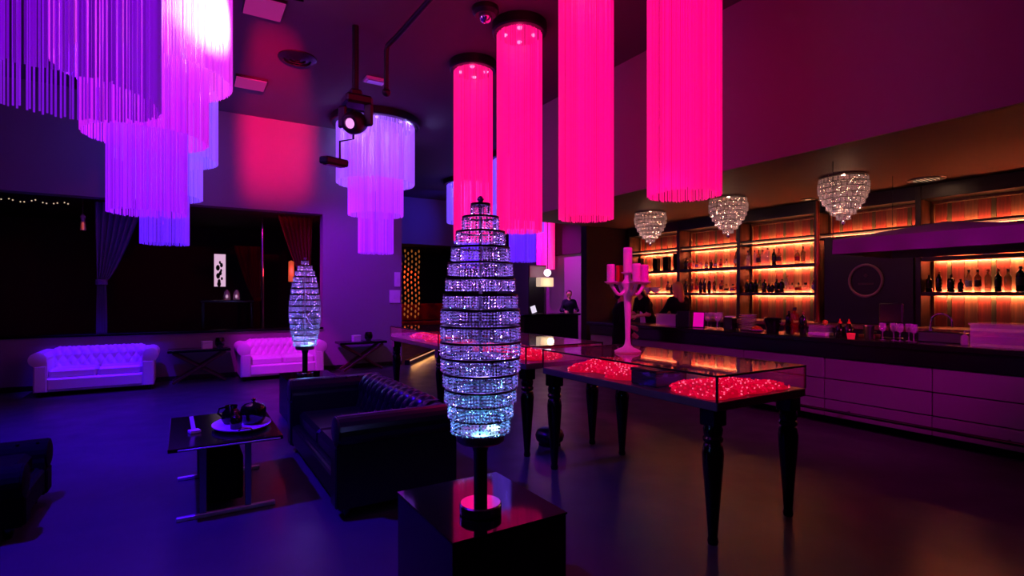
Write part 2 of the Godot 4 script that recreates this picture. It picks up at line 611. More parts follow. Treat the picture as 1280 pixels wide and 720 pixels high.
func crystal_lamp(label: String, at: Vector3) -> Node3D:
	var t := thing("crystal_lamp", label, "lamp", at, 0.0, "tall beaded crystal lamps")
	obj("lamp_base", lathe([[0.0, 0.0], [0.098, 0.0], [0.104, 0.006], [0.104, 0.046], [0.098, 0.052], [0.0, 0.052]], 40), M.chrome, t)
	obj("stem", lathe([[0.034, 0.05], [0.034, 0.30], [0.045, 0.34], [0.0, 0.35]], 20), M.black_lacquer, t)
	obj("lower_cup", lathe([[0.0, 0.345], [0.105, 0.35], [0.118, 0.36], [0.118, 0.405], [0.0, 0.41]], 32), M.steel, t)
	var bm := bead_mesh(0.0062, 0.0130)
	var px := [[537, 516, 37], [517, 497, 41], [498, 479, 45], [478, 459, 47], [458, 439, 50], [438, 419, 51], [417, 399, 50.5], [397, 378, 50], [377, 359, 47], [356, 339, 44], [336, 319, 41], [317, 299, 37], [296, 279, 31], [278, 260, 23], [257, 243, 12]]
	for p in px:
		crystal_ring(t, p[2] * 0.00385, (640 - p[0]) * 0.00385, (640 - p[1]) * 0.00385, 4, 0.0165, bm, M.black_satin)
	obj("centre_rod", lathe([[0.008, 0.35], [0.008, 1.53], [0.0, 1.53]], 10), M.steel, t)
	obj("finial", lathe([[0.0, 1.52], [0.03, 1.522], [0.03, 1.53], [0.010, 1.535], [0.018, 1.55], [0.010, 1.563], [0.0, 1.568]], 12), M.crystal_silver, t)
	obj("led_lamp", box(Vector3(0.04, 0.425, 0.06), Vector3(0.05, 0.02, 0.05), 0.004), M.led_cyan, t)
	omni("crystal_lamp_glow", Vector3(0, 0.47, 0), Color(0.10, 0.45, 1), 0.15, 0.03, t)
	omni("crystal_lamp_glow", Vector3(0, 0.75, 0), Color(0.26, 0.15, 1), 0.16, 0.03, t)
	omni("crystal_lamp_glow", Vector3(0, 1.12, 0), Color(0.40, 0.14, 1), 0.12, 0.03, t)
	omni("crystal_lamp_glow", Vector3(0, 1.38, 0), Color(0.5, 0.18, 1), 0.03, 0.02, t)
	return t

func bar_chandelier(label: String, at: Vector3) -> Node3D:
	var t := thing("crystal_chandelier", label, "chandelier", at, 0.0, "small crystal chandeliers above the bar")
	obj("ceiling_rose", lathe([[0.0, -0.03], [0.27, -0.03], [0.29, -0.02], [0.29, 0.0], [0.0, 0.0]], 32), M.chrome, t)
	var bm := bead_mesh(0.0088, 0.0205)
	var rs := [0.285, 0.30, 0.295, 0.275, 0.245, 0.20, 0.145, 0.08]
	for i in rs.size():
		crystal_ring(t, rs[i], -0.03 - 0.07 * (i + 1), -0.03 - 0.07 * i, 3, 0.021, bm, M.black_satin, 3, 0.008)
	obj("drop", ball(0.028, Vector3(0, -0.63, 0), 10, 1.2), M.crystal_silver, t)
	omni("chandelier_lamp", Vector3(0, -0.2, 0), Color(1, 0.5, 0.3), 0.12, 0.03, t)
	omni("chandelier_lamp", Vector3(0, -0.42, 0), Color(1, 0.5, 0.3), 0.08, 0.03, t)
	return t

# ------------------------------------------------------------------ furniture
func scroll_outline(xi: float, xo: float, y0: float, H: float, r: float) -> PackedVector2Array:
	# side view of a rolled arm; x grows outwards
	var p := PackedVector2Array()
	p.append(Vector2(xi, y0))
	p.append(Vector2(xo, y0))
	var cx := (xi + xo) / 2.0 + 0.035
	var cy := H - r
	var a0 := -asin(clampf((xo - cx) / r, -1, 1))
	p.append(Vector2(xo, cy - r * 0.88))
	for i in 15:
		var a := lerpf(-PI / 2 + 0.5, PI + 0.15, i / 14.0)
		p.append(Vector2(cx + r * cos(a), cy + r * sin(a)))
	p.append(Vector2(xi, cy - r * 0.4))
	return p

func chesterfield(called: String, label: String, W: float, D: float, H: float, m: Material, feet: Material, cols: int, at: Vector3, turn: float, group := "") -> Node3D:
	var t := thing(called, label, "sofa" if W > 1.2 else "armchair", at, turn, group)
	var aw := 0.17
	var r := 0.115
	var xo := W / 2 - 0.075
	var xi := xo - aw
	obj("base", box(Vector3(0, 0.19, 0.0), Vector3(xo * 2 - 0.02, 0.22, D - 0.06), 0.02), m, t)
	obj("front_rail", box(Vector3(0, 0.20, D / 2 - 0.03), Vector3(xi * 2, 0.18, 0.05), 0.015), m, t)
	for i in 4:
		obj("foot", lathe([[0.0, 0.0], [0.02, 0.0], [0.032, 0.05], [0.03, 0.085], [0.0, 0.085]], 10, Vector3((xo - 0.07) * (1 if i & 1 else -1), 0, (D / 2 - 0.09) * (1 if i & 2 else -1))), feet, t)
	var n_cush := 2 if W > 1.2 else 1
	for i in n_cush:
		var cw := xi * 2 / n_cush
		obj("seat_cushion", box(Vector3(-xi + cw * (i + 0.5), 0.36, 0.06), Vector3(cw - 0.008, 0.15, D - 0.27), 0.035), m, t)
	for sx in [-1, 1]:
		var st := S()
		add_prism(st, scroll_outline(xi, xo, 0.085, H, r), -D / 2 + 0.03, D / 2 - 0.01, Transform3D(Basis(Vector3(sx, 0, 0), Vector3.UP, Vector3(0, 0, 1)), Vector3.ZERO))
		var arm := obj("arm", st, m, t)
		var cc := Vector3(sx * ((xi + xo) / 2.0 + 0.035), H - r, D / 2 - 0.01)
		obj("scroll_face", lathe([[r - 0.006, -0.004], [r - 0.004, 0.012], [r - 0.03, 0.02], [0.0, 0.022]], 24, cc, Basis(Vector3.RIGHT, Vector3(0, 0, 1), Vector3(0, -1, 0))), m, arm)
		var panel := box(Vector3(sx * (xi + xo) / 2.0, (0.09 + H - r * 1.9) / 2.0, D / 2 - 0.005), Vector3(aw - 0.02, H - r * 1.9 - 0.09, 0.03), 0.01)
		obj("arm_front_panel", panel, m, arm)
	# back: rolled outline run along x
	var sb := S()
	var zb := D / 2 - 0.11
	add_prism(sb, scroll_outline(zb - aw + 0.03, zb, 0.085, H, r), -xo + 0.05, xo - 0.05, Transform3D(Basis(Vector3(0, 0, -1), Vector3.UP, Vector3.RIGHT), Vector3.ZERO))
	var back := obj("backrest", sb, m, t)
	# tufted upholstery on the inner side of the back and over its roll
	var z0 := -(zb - aw + 0.03)
	var cyy := H - r
	var czz := -((2 * zb - aw + 0.03) / 2.0 + 0.035)
	var rows := 3
	var L1 := cyy - 0.42
	var arc := (r + 0.0) * 1.9
	var path := func(v: float) -> Array:
		var s := v * (L1 + arc)
		if s < L1:
			var zz := lerpf(z0 + 0.05, czz + r + 0.012, smoothstep(0.0, 1.0, s / L1))
			return [Vector3(0, 0.42 + s, zz), Vector3(0, 0.15, 1).normalized()]
		var a := (s - L1) / r
		return [Vector3(0, cyy + (r + 0.012) * sin(a), czz + (r + 0.012) * cos(a)), Vector3(0, sin(a), cos(a))]
	var tuft := func(u: float, v: float) -> float:
		var p := u * cols
		var q := v * 2.0
		var a := absf(sin(PI * (p + q)))
		var b := absf(sin(PI * (p - q)))
		return 0.032 * pow(a * b, 0.45)
	var sg := S()
	add_grid(sg, cols * 10, rows * 14, func(u: float, v: float) -> Vector3:
		var pn = path.call(v)
		var edge := smoothstep(0.0, 0.05, u) * smoothstep(1.0, 0.95, u) * smoothstep(1.0, 0.9, v)
		return pn[0] + pn[1] * (tuft.call(u, v) * edge + 0.004) + Vector3(lerpf(-xi - 0.01, xi + 0.01, u), 0, 0))
	obj("tufted_upholstery", sg, m, back)
	var bt := ball(0.013, Vector3.ZERO, 8, 0.7)
	bt.generate_normals()
	var btm := bt.commit()
	for j in rows:
		for i in cols + 1:
			var u := (i + 0.5 * ((j + 1) % 2)) / cols
			var v := (j + 1) * 0.25
			if u < 0.03 or u > 0.97:
				continue
			var pn = path.call(v)
			var o := obj("button", btm, m, back)
			o.position = pn[0] + pn[1] * 0.008 + Vector3(lerpf(-xi, xi, u), 0, 0)
	# studs along the arm rolls
	for sx in [-1, 1]:
		for k in 7:
			var o := obj("stud", btm, m, t)
			o.position = Vector3(sx * ((xi + xo) / 2.0 - 0.03), H - 0.012, lerpf(-D / 2 + 0.15, D / 2 - 0.06, k / 6.0))
	return t

func turned_leg(t: Node3D, x: float, z: float, top: float) -> void:
	var l := obj("leg", lathe([[0.0, 0.0], [0.032, 0.0], [0.036, 0.02], [0.030, 0.05], [0.034, 0.10], [0.05, 0.32], [0.066, 0.52], [0.070, 0.60], [0.062, 0.655], [0.05, 0.67], [0.062, 0.68], [0.066, 0.70], [0.055, 0.715], [0.06, 0.73], [0.064, 0.76], [0.056, 0.785], [0.0, 0.79]], 24, Vector3(x, 0, z)), M.black_lacquer, t)
	obj("leg_block", box(Vector3(x, (0.785 + top) / 2, z), Vector3(0.125, top - 0.785, 0.125), 0.008), M.black_lacquer, l)

func showcase_table(label: String, at: Vector3, L: float) -> Node3D:
	# x 0..1.01 across, z 0..-L along
	var t := thing("showcase_table", label, "table", at, 0.0, "glass-topped showcase tables under the pendants")
	var W := 1.01
	obj("deck", span(Vector3(0, 0.896, 0), Vector3(W, 0.955, -L), 0.006), M.grey_lacquer, t)
	for z in [0.0, -L]:
		var zz: float = -0.004 if z == 0.0 else z + 0.004
		obj("end_pane", span(Vector3(0.012, 0.956, zz - 0.004), Vector3(W - 0.012, 1.115, zz + 0.004)), M.pane, t)
	for x in [0.004, W - 0.004]:
		obj("side_pane", span(Vector3(x - 0.004, 0.956, -0.012), Vector3(x + 0.004, 1.115, -L + 0.012)), M.pane, t)
	obj("glass_top", span(Vector3(0.010, 1.1165, -0.003), Vector3(W - 0.010, 1.128, -L + 0.003)), M.pane, t)
	for x in [0.004, W - 0.004]:
		for z in [-0.004, -L + 0.004]:
			obj("corner_bar", span(Vector3(x - 0.006, 0.9555, z - 0.006), Vector3(x + 0.006, 1.115, z + 0.006)), M.black_satin, t)
	for x in [0.003, W - 0.003]:
		obj("edge_bar", span(Vector3(x - 0.006, 1.1155, 0.003), Vector3(x + 0.006, 1.1285, -L - 0.003)), M.black_satin, t)
	for z in [0.003, -L - 0.003]:
		obj("edge_bar", span(Vector3(0.010, 1.1155, z - 0.005), Vector3(W - 0.010, 1.1285, z + 0.005)), M.black_satin, t)
	for x in [0.075, W - 0.075]:
		for z in [-0.09, -L + 0.09]:
			turned_leg(t, x, z, 0.897)
	return t

func heap(called: String, label: String, at: Vector3, mounds: Array) -> void:
	# mounds: [x, z, radius x, radius z, height]
	var t := thing(called, label, "beads", at, 0.0)
	var st := S()
	for m in mounds:
		st.set_smooth_group(1)
		var prof := []
		for i in 7:
			var a := i / 6.0 * PI / 2
			prof.append([cos(a), sin(a) * m[4] * 0.85])
		add_lathe(st, prof, 24, Vector3(m[0], 0, m[1]), Basis(Vector3(m[2] * 0.95, 0, 0), Vector3.UP, Vector3(0, 0, m[3] * 0.95)))
	obj("light_bed", st, M.bed_red, t)
	var xs := []
	var sp := []
	for m in mounds:
		var n := int(m[2] * m[3] * PI / 0.00075)
		for i in n:
			var q := sqrt(rng.randf())
			var a := rng.randf() * TAU
			var y: float = m[4] * sqrt(maxf(1.0 - q * q, 0.0)) * 0.9
			var p := Vector3(m[0] + cos(a) * q * m[2], maxf(y, 0.006) + rng.randf_range(0, 0.008), m[1] + sin(a) * q * m[3])
			var x := Transform3D(Basis.from_euler(Vector3(rng.randf() * 3, rng.randf() * 3, 0)), p)
			if i % 4 == 0:
				sp.append(x)
			else:
				xs.append(x)
	var bm := bead_mesh(0.009, 0.018)
	beads(t, "red_beads", xs, bm, M.bead_red)
	beads(t, "sparkling_led_beads", sp, bead_mesh(0.006, 0.012), M.bead_spark)

func candle(label: String, at: Vector3, r: float, hgt: float, m: Material, group := "pillar candles on the candelabra") -> void:
	var t := thing("pillar_candle", label, "candle", at, 0.0, group)
	obj("wax_body", lathe([[0.0, 0.0], [r, 0.0], [r, hgt - 0.006], [r - 0.006, hgt], [r * 0.6, hgt - 0.008], [0.0, hgt - 0.010]], 20), m, t)
	obj("wick", lathe([[0.0025, hgt - 0.012], [0.002, hgt + 0.012], [0.0, hgt + 0.013]], 6), M.black_matte, t)

# ------------------------------------------------------------------ bottles and glasses
var bottle_mesh := {}
func bottle_shape(kind: String) -> Array:
	match kind:
		"wine": return [[[0.0, 0.0], [0.034, 0.0], [0.037, 0.006], [0.037, 0.19], [0.03, 0.22], [0.0145, 0.25], [0.0135, 0.30], [0.0, 0.30]], 0.295, 0.015]
		"spirit": return [[[0.0, 0.0], [0.04, 0.0], [0.043, 0.006], [0.043, 0.17], [0.036, 0.19], [0.016, 0.205], [0.014, 0.25], [0.0, 0.25]], 0.245, 0.017]
		"tall": return [[[0.0, 0.0], [0.034, 0.0], [0.038, 0.008], [0.041, 0.20], [0.03, 0.225], [0.015, 0.245], [0.014, 0.31], [0.0, 0.31]], 0.305, 0.016]
		"decanter": return [[[0.0, 0.0], [0.062, 0.0], [0.066, 0.008], [0.063, 0.09], [0.035, 0.125], [0.018, 0.14], [0.018, 0.175], [0.0, 0.175]], 0.17, 0.026]
		"flask": return [[[0.0, 0.0], [0.05, 0.0], [0.054, 0.006], [0.054, 0.11], [0.04, 0.13], [0.015, 0.14], [0.014, 0.175], [0.0, 0.175]], 0.17, 0.018]
		"small": return [[[0.0, 0.0], [0.03, 0.0], [0.033, 0.005], [0.033, 0.11], [0.025, 0.13], [0.012, 0.145], [0.012, 0.18], [0.0, 0.18]], 0.176, 0.014]
	return [[[0.0, 0.0], [0.045, 0.0], [0.05, 0.01], [0.05, 0.24], [0.04, 0.265], [0.016, 0.285], [0.015, 0.335], [0.0, 0.335]], 0.33, 0.018]

func bottle(kind: String, m: Material, label: String, at: Vector3, sc := 1.0, group := "bottles on the back bar", cat := "bottle", band := true) -> void:
	if not bottle_mesh.has(kind):
		var sh := bottle_shape(kind)
		var b := lathe(sh[0], 14)
		b.generate_normals()
		var y: float = sh[1]
		var r: float = sh[2]
		var cp := lathe([[0.0, y - 0.03], [r, y - 0.03], [r, y + 0.006], [0.0, y + 0.008]], 10)
		cp.generate_normals()
		var br: float = sh[0][3][0] + 0.0012
		var bh: float = sh[0][3][1]
		var bd := lathe([[br, bh * 0.35], [br, bh * 0.8]], 14)
		bd.generate_normals()
		bottle_mesh[kind] = [b.commit(), cp.commit(), bd.commit()]
	var t := thing("bottle", label, cat, at, rng.randf() * TAU, group)
	var q = bottle_mesh[kind]
	var parts := [obj("glass_body", q[0], m, t), obj("cap", q[1], M.black_satin if rng.randf() < 0.7 else M.gold_foil, t)]
	if band and m != M.clear_glass and m != M.green_glass:
		parts.append(obj("paper_label", q[2], M.black_satin if m == M.dark_glass or m == M.dark_green_glass else [M.paper, M.wood_brown, M.red_wax][rng.randi() % 3], t))
	for p in parts:
		p.scale = Vector3.ONE * sc

func wine_glass(label: String, at: Vector3, sc := 1.0, group := "wine glasses on the bar counter") -> void:
	var t := thing("wine_glass", label, "glass", at, 0.0, group)
	var b := obj("bowl", lathe([[0.006, 0.095], [0.028, 0.11], [0.04, 0.15], [0.036, 0.20], [0.033, 0.205], [0.034, 0.20], [0.037, 0.15], [0.026, 0.113], [0.0, 0.10]], 16), M.clear_glass, t)
	var s := obj("stem", lathe([[0.0, 0.0], [0.034, 0.0], [0.034, 0.003], [0.006, 0.008], [0.004, 0.05], [0.006, 0.097]], 14), M.clear_glass, t)
	b.scale = Vector3.ONE * sc
	s.scale = Vector3.ONE * sc

# ------------------------------------------------------------------ people
func add_hand(st: SurfaceTool, wrist: Vector3, dir: Vector3, palm: Vector3, side: float) -> void:
	# dir: forearm to fingers, palm: direction the palm faces, side: +1 or -1 for the thumb's side
	var x := dir.cross(palm).normalized() * side
	var bones := []
	for i in 4:
		var o := x * lerpf(0.028, -0.028, i / 3.0)
		var k := wrist + dir * 0.085 + o
		bones.append([wrist + o * 0.5, k, 0.014, 0.0125])
		var len: float = [0.040, 0.046, 0.042, 0.033][i]
		var d1 := (dir + palm * 0.35).normalized()
		var d2 := (dir * 0.55 + palm * 0.85).normalized()
		var m := k + d1 * len
		bones.append([k, m, 0.0095, 0.0085])
		bones.append([m, m + d2 * len * 0.85, 0.0085, 0.007])
	var tb := wrist + dir * 0.025 + x * 0.03
	var tm := tb + (dir * 0.7 + x * 0.6 + palm * 0.2).normalized() * 0.04
	bones.append([wrist + dir * 0.01 + x * 0.012, tb, 0.014, 0.013])
	bones.append([tb, tm, 0.012, 0.010])
	bones.append([tm, tm + (dir * 0.9 + palm * 0.4).normalized() * 0.03, 0.010, 0.008])
	add_body(st, bones, 0.005, 0.006)

func person(label: String, at: Vector3, turn: float, o: Dictionary) -> Node3D:
	# local axes: y up, the person faces +z, its left is +x
	var t := thing("person", label, "person", at, turn)
	var H: float = o.get("height", 1.72) / 1.75
	var lean: float = o.get("lean", 0.0)
	var pel := Vector3(0, 0.96, 0) * H
	var up := Vector3(0, cos(lean), sin(lean))
	var chest := pel + up * 0.36 * H
	var neck := pel + up * 0.53 * H
	var head := neck + Vector3(0, cos(lean * 0.7), sin(lean * 0.7) + o.get("nod", 0.0)).normalized() * 0.165 * H
	var sh := 0.165 * H
	var body := []
	var cloth := []
	body.append([pel + Vector3(-0.06, 0, 0), pel + Vector3(0.06, 0, 0), 0.115, 0.115])
	body.append([pel, chest, 0.12, 0.125])
	body.append([chest + Vector3(-0.07, 0.0, 0), chest + Vector3(0.07, 0, 0), 0.11, 0.11])
	body.append([neck + Vector3(-0.12, -0.045, 0), neck + Vector3(0.12, -0.045, 0), 0.05, 0.05])
	body.append([neck + Vector3(0, -0.04, 0), head + Vector3(0, -0.04, 0), 0.055, 0.05])
	for b in body:
		cloth.append([b[0], b[1], b[2] + 0.014, b[3] + 0.014])
	cloth.pop_back()
	var hands := []
	for sx in [-1, 1]:
		var S0 := neck + Vector3(sx * sh, -0.06 * H, 0)
		var hand: Vector3 = o.hands[0 if sx == -1 else 1]
		var d := hand - S0
		var L := 0.29 * H
		var half := minf(d.length() / 2, L * 0.98)
		var bendv := sqrt(maxf(L * L - half * half, 0.0))
		var bdir := (Vector3(sx * 0.5, -0.5, -0.8) - d.normalized() * Vector3(sx * 0.5, -0.5, -0.8).dot(d.normalized())).normalized()
		var el := S0 + d.normalized() * half + bdir * bendv
		var wr := el + (hand - el).normalized() * 0.26 * H
		body.append([S0, el, 0.05, 0.04])
		body.append([el, wr, 0.04, 0.027])
		cloth.append([S0, el, 0.062, 0.052])
		if o.get("sleeves", true):
			cloth.append([el, lerp_v(el, wr, 0.85), 0.052, 0.042])
		hands.append([wr, (wr - el).normalized(), sx])
		var hip := pel + Vector3(sx * 0.085 * H, -0.03, 0)
		var kn := Vector3(sx * 0.10 * H, 0.50 * H, 0.03)
		var an := Vector3(sx * 0.105 * H, 0.09, -0.01)
		body.append([hip, kn, 0.085, 0.058])
		body.append([kn, an, 0.056, 0.038])
		body.append([an + Vector3(0, -0.045, -0.02), an + Vector3(sx * 0.02, -0.06, 0.15), 0.04, 0.03])
		if not o.get("dress", false):
			cloth.append([hip, kn, 0.098, 0.075])
			cloth.append([kn, an, 0.072, 0.056])
	if o.get("dress", false):
		cloth.append([pel + Vector3(-0.05, 0, 0), Vector3(-0.08, 0.25, 0), 0.13, 0.17])
		cloth.append([pel + Vector3(0.05, 0, 0), Vector3(0.08, 0.25, 0), 0.13, 0.17])
	var st := S()
	add_body(st, body, 0.022, 0.05)
	# head with face
	var f := Vector3(0, -o.get("nod", 0.0) - lean * 0.6, 1).normalized()
	var u := (Vector3.UP - f * f.y).normalized()
	var x := Vector3.RIGHT
	var hb := [[head + u * 0.025 - f * 0.02, head + u * 0.02 + f * 0.015, 0.088, 0.084], [head - u * 0.03 + f * 0.02, head - u * 0.075 + f * 0.045, 0.066, 0.042], [head - u * 0.10 + f * 0.062, head - u * 0.103 + f * 0.06, 0.022, 0.02],
		[head + u * 0.005 + f * 0.093, head - u * 0.03 + f * 0.112, 0.010, 0.014], [head + u * 0.028 + f * 0.086 - x * 0.035, head + u * 0.028 + f * 0.086 + x * 0.035, 0.014, 0.014], [head - u * 0.062 + f * 0.083 - x * 0.014, head - u * 0.062 + f * 0.083 + x * 0.014, 0.010, 0.010],
		[head - u * 0.06 - f * 0.02, neck - u * 0.02, 0.05, 0.052]]
	for sx in [-1, 1]:
		hb.append([head + x * sx * 0.082 - f * 0.01 + u * 0.012, head + x * sx * 0.08 - f * 0.01 - u * 0.025, 0.015, 0.011])
	add_body(st, hb, 0.009, 0.018)
	for h in hands:
		add_hand(st, h[0], h[1], (Vector3(-h[2] * 0.6, -0.3, 0.5) - h[1] * Vector3(-h[2] * 0.6, -0.3, 0.5).dot(h[1])).normalized(), h[2])
	var bd := obj("body", st, M.skin, t)
	for sx in [-1, 1]:
		obj("eye", ball(0.012, head + x * sx * 0.031 + u * 0.008 + f * 0.082, 8), M.eye_white, bd)
	var sc := S()
	add_body(sc, cloth, 0.024, 0.05)
	obj("dress" if o.get("dress", false) else "clothing", sc, o.cloth, t)
	var sh2 := S()
	var hair := [[head + u * 0.045 - f * 0.028, head + u * 0.035 - f * 0.005, 0.094, 0.088], [head + u * 0.02 - f * 0.055, head - u * 0.06 - f * 0.06, 0.075, 0.06]]
	if o.get("long_hair", false):
		hair.append([head - u * 0.04 - f * 0.06, head - u * 0.24 - f * 0.085, 0.075, 0.055])
		for sx in [-1, 1]:
			hair.append([head + x * sx * 0.075 - f * 0.02, head + x * sx * 0.085 - u * 0.17 - f * 0.03, 0.035, 0.03])
	add_body(sh2, hair, 0.013, 0.03)
	obj("hair", sh2, o.hair, t)
	if o.get("apron", null) != null:
		var sa := S()
		add_body(sa, [[pel + Vector3(0, -0.4, 0.10), pel + Vector3(0, 0.22, 0.09) + Vector3(0, 0, sin(lean) * 0.2), 0.075, 0.065]], 0.02, 0.02)
		obj("apron", sa, o.apron, t)
	return t

func barn_door_spot(at: Vector3, to: Vector3) -> void:
	# a profile spot whose two flaps cut the beam to an upright stripe
	var t := thing("barn_door_spotlight", "red spotlight with two uneven flaps, throwing an upright stripe onto the far wall", "spotlight", at)
	var b := Basis.looking_at(to - at, Vector3.UP)
	var y2z := b * Basis(Vector3.RIGHT, Vector3(0, 0, -1), Vector3(0, 1, 0))
	obj("housing", lathe([[0.0, -0.30], [0.06, -0.30], [0.085, -0.24], [0.09, -0.03], [0.07, -0.03], [0.06, -0.06]], 20, Vector3.ZERO, y2z), M.black_satin, t)
	obj("lens", lathe([[0.06, -0.06], [0.03, -0.055], [0.0, -0.053]], 20, Vector3.ZERO, y2z), M.lens_red, t)
	for s in [-1, 1]:
		obj("barn_door", box(b * Vector3((s * 0.09 + (-0.022 if s < 0 else 0.036)), 0, -0.34), Vector3(0.18, 0.44, 0.004), 0.0, b), M.black_matte, t)
		obj("door_arm", tube([b * Vector3(s * 0.085, 0, 0.04), b * Vector3(s * 0.12, 0, -0.338)], 0.006, 6), M.black_satin, t)
	obj("hanger", tube([b * Vector3(0, 0.07, 0.15), b * Vector3(0, 0.07, 0.15) + Vector3(0, 5.3 - at.y - 0.11, 0)], 0.014, 8), M.black_satin, t)
	spot("beam_lamp", b * Vector3(0, 0, -0.01), to - at, Color(1.0, 0.0, 0.09), 170.0, 13.0, 1.0, 0.01, t)

func lerp_v(a: Vector3, b: Vector3, k: float) -> Vector3:
	return a + (b - a) * k

func curtain(label: String, at: Vector3, w_top: float, hgt: float, tie: float, tie_x: float, m: Material, folds: int, group := "tied-back lounge curtains") -> void:
	# hangs from y = hgt; gathered at height tie around x = tie_x
	var t := thing("curtain", label, "curtain", at, 0.0, group)
	var st := S()
	var f := func(u: float, v: float, back: float) -> Vector3:
		var y := lerpf(0.0, hgt, v)
		var k := 0.0
		if y > tie:
			k = pow((y - tie) / (hgt - tie), 0.75)
		else:
			k = 0.06 * (1.0 - pow(maxf(y, 0.0) / tie, 3.0))
		var w := lerpf(0.13, w_top, k)
		var cx := lerpf(tie_x, w_top / 2, minf(k, 1.0) if y > tie else k * 0.3)
		var depth := lerpf(0.045, 0.05, k)
		return Vector3(cx + (u - 0.5) * w, y, depth * sin(u * folds * TAU) - back)
	add_grid(st, folds * 8, 36, func(u: float, v: float) -> Vector3: return f.call(u, v, 0.0))
	add_grid(st, folds * 8, 36, func(u: float, v: float) -> Vector3: return f.call(u, v, 0.012), true)
	obj("drape", st, m, t)
	var band := S()
	add_lathe(band, [[0.085, tie - 0.05], [0.092, tie - 0.045], [0.092, tie + 0.045], [0.085, tie + 0.05]], 18, Vector3(tie_x, 0, 0), Basis(Vector3(1, 0, 0), Vector3.UP, Vector3(0, 0, 0.85)))
	obj("tie_back", band, m, t)

func unseen_par_can(label: String, at: Vector3, to: Vector3, lens: Material, c: Color, e: float, deg: float, soft := 0.6) -> void:  # unseen fixture put in to supply a colour wash
	var t := thing("spotlight", label, "spotlight", at)
	var d := (to - at).normalized()
	var b := Basis.looking_at(d, Vector3.UP if absf(d.y) < 0.95 else Vector3.RIGHT)
	var y2z := b * Basis(Vector3.RIGHT, Vector3(0, 0, -1), Vector3(0, 1, 0))
	obj("housing", lathe([[0.0, -0.26], [0.05, -0.26], [0.075, -0.22], [0.08, -0.02], [0.088, -0.01], [0.088, 0.03], [0.078, 0.03], [0.076, -0.012]], 20, Vector3.ZERO, y2z), M.black_satin, t)
	obj("lens", lathe([[0.076, -0.012], [0.05, -0.004], [0.0, -0.001]], 20, Vector3.ZERO, y2z), lens, t)
	var side := b.x * 0.095
	obj("yoke", tube([side - d * 0.1, side - d * 0.1 + Vector3(0, 0.14, 0), -side - d * 0.1 + Vector3(0, 0.14, 0), -side - d * 0.1], 0.01, 6), M.black_satin, t)
	var top := 5.3 - at.y
	obj("hanger", tube([-d * 0.1 + Vector3(0, 0.14, 0), -d * 0.1 + Vector3(0, top, 0)], 0.014, 8), M.black_satin, t)
	spot("spot_lamp", d * 0.05, to - at, c, e, deg, soft, 0.06, t)

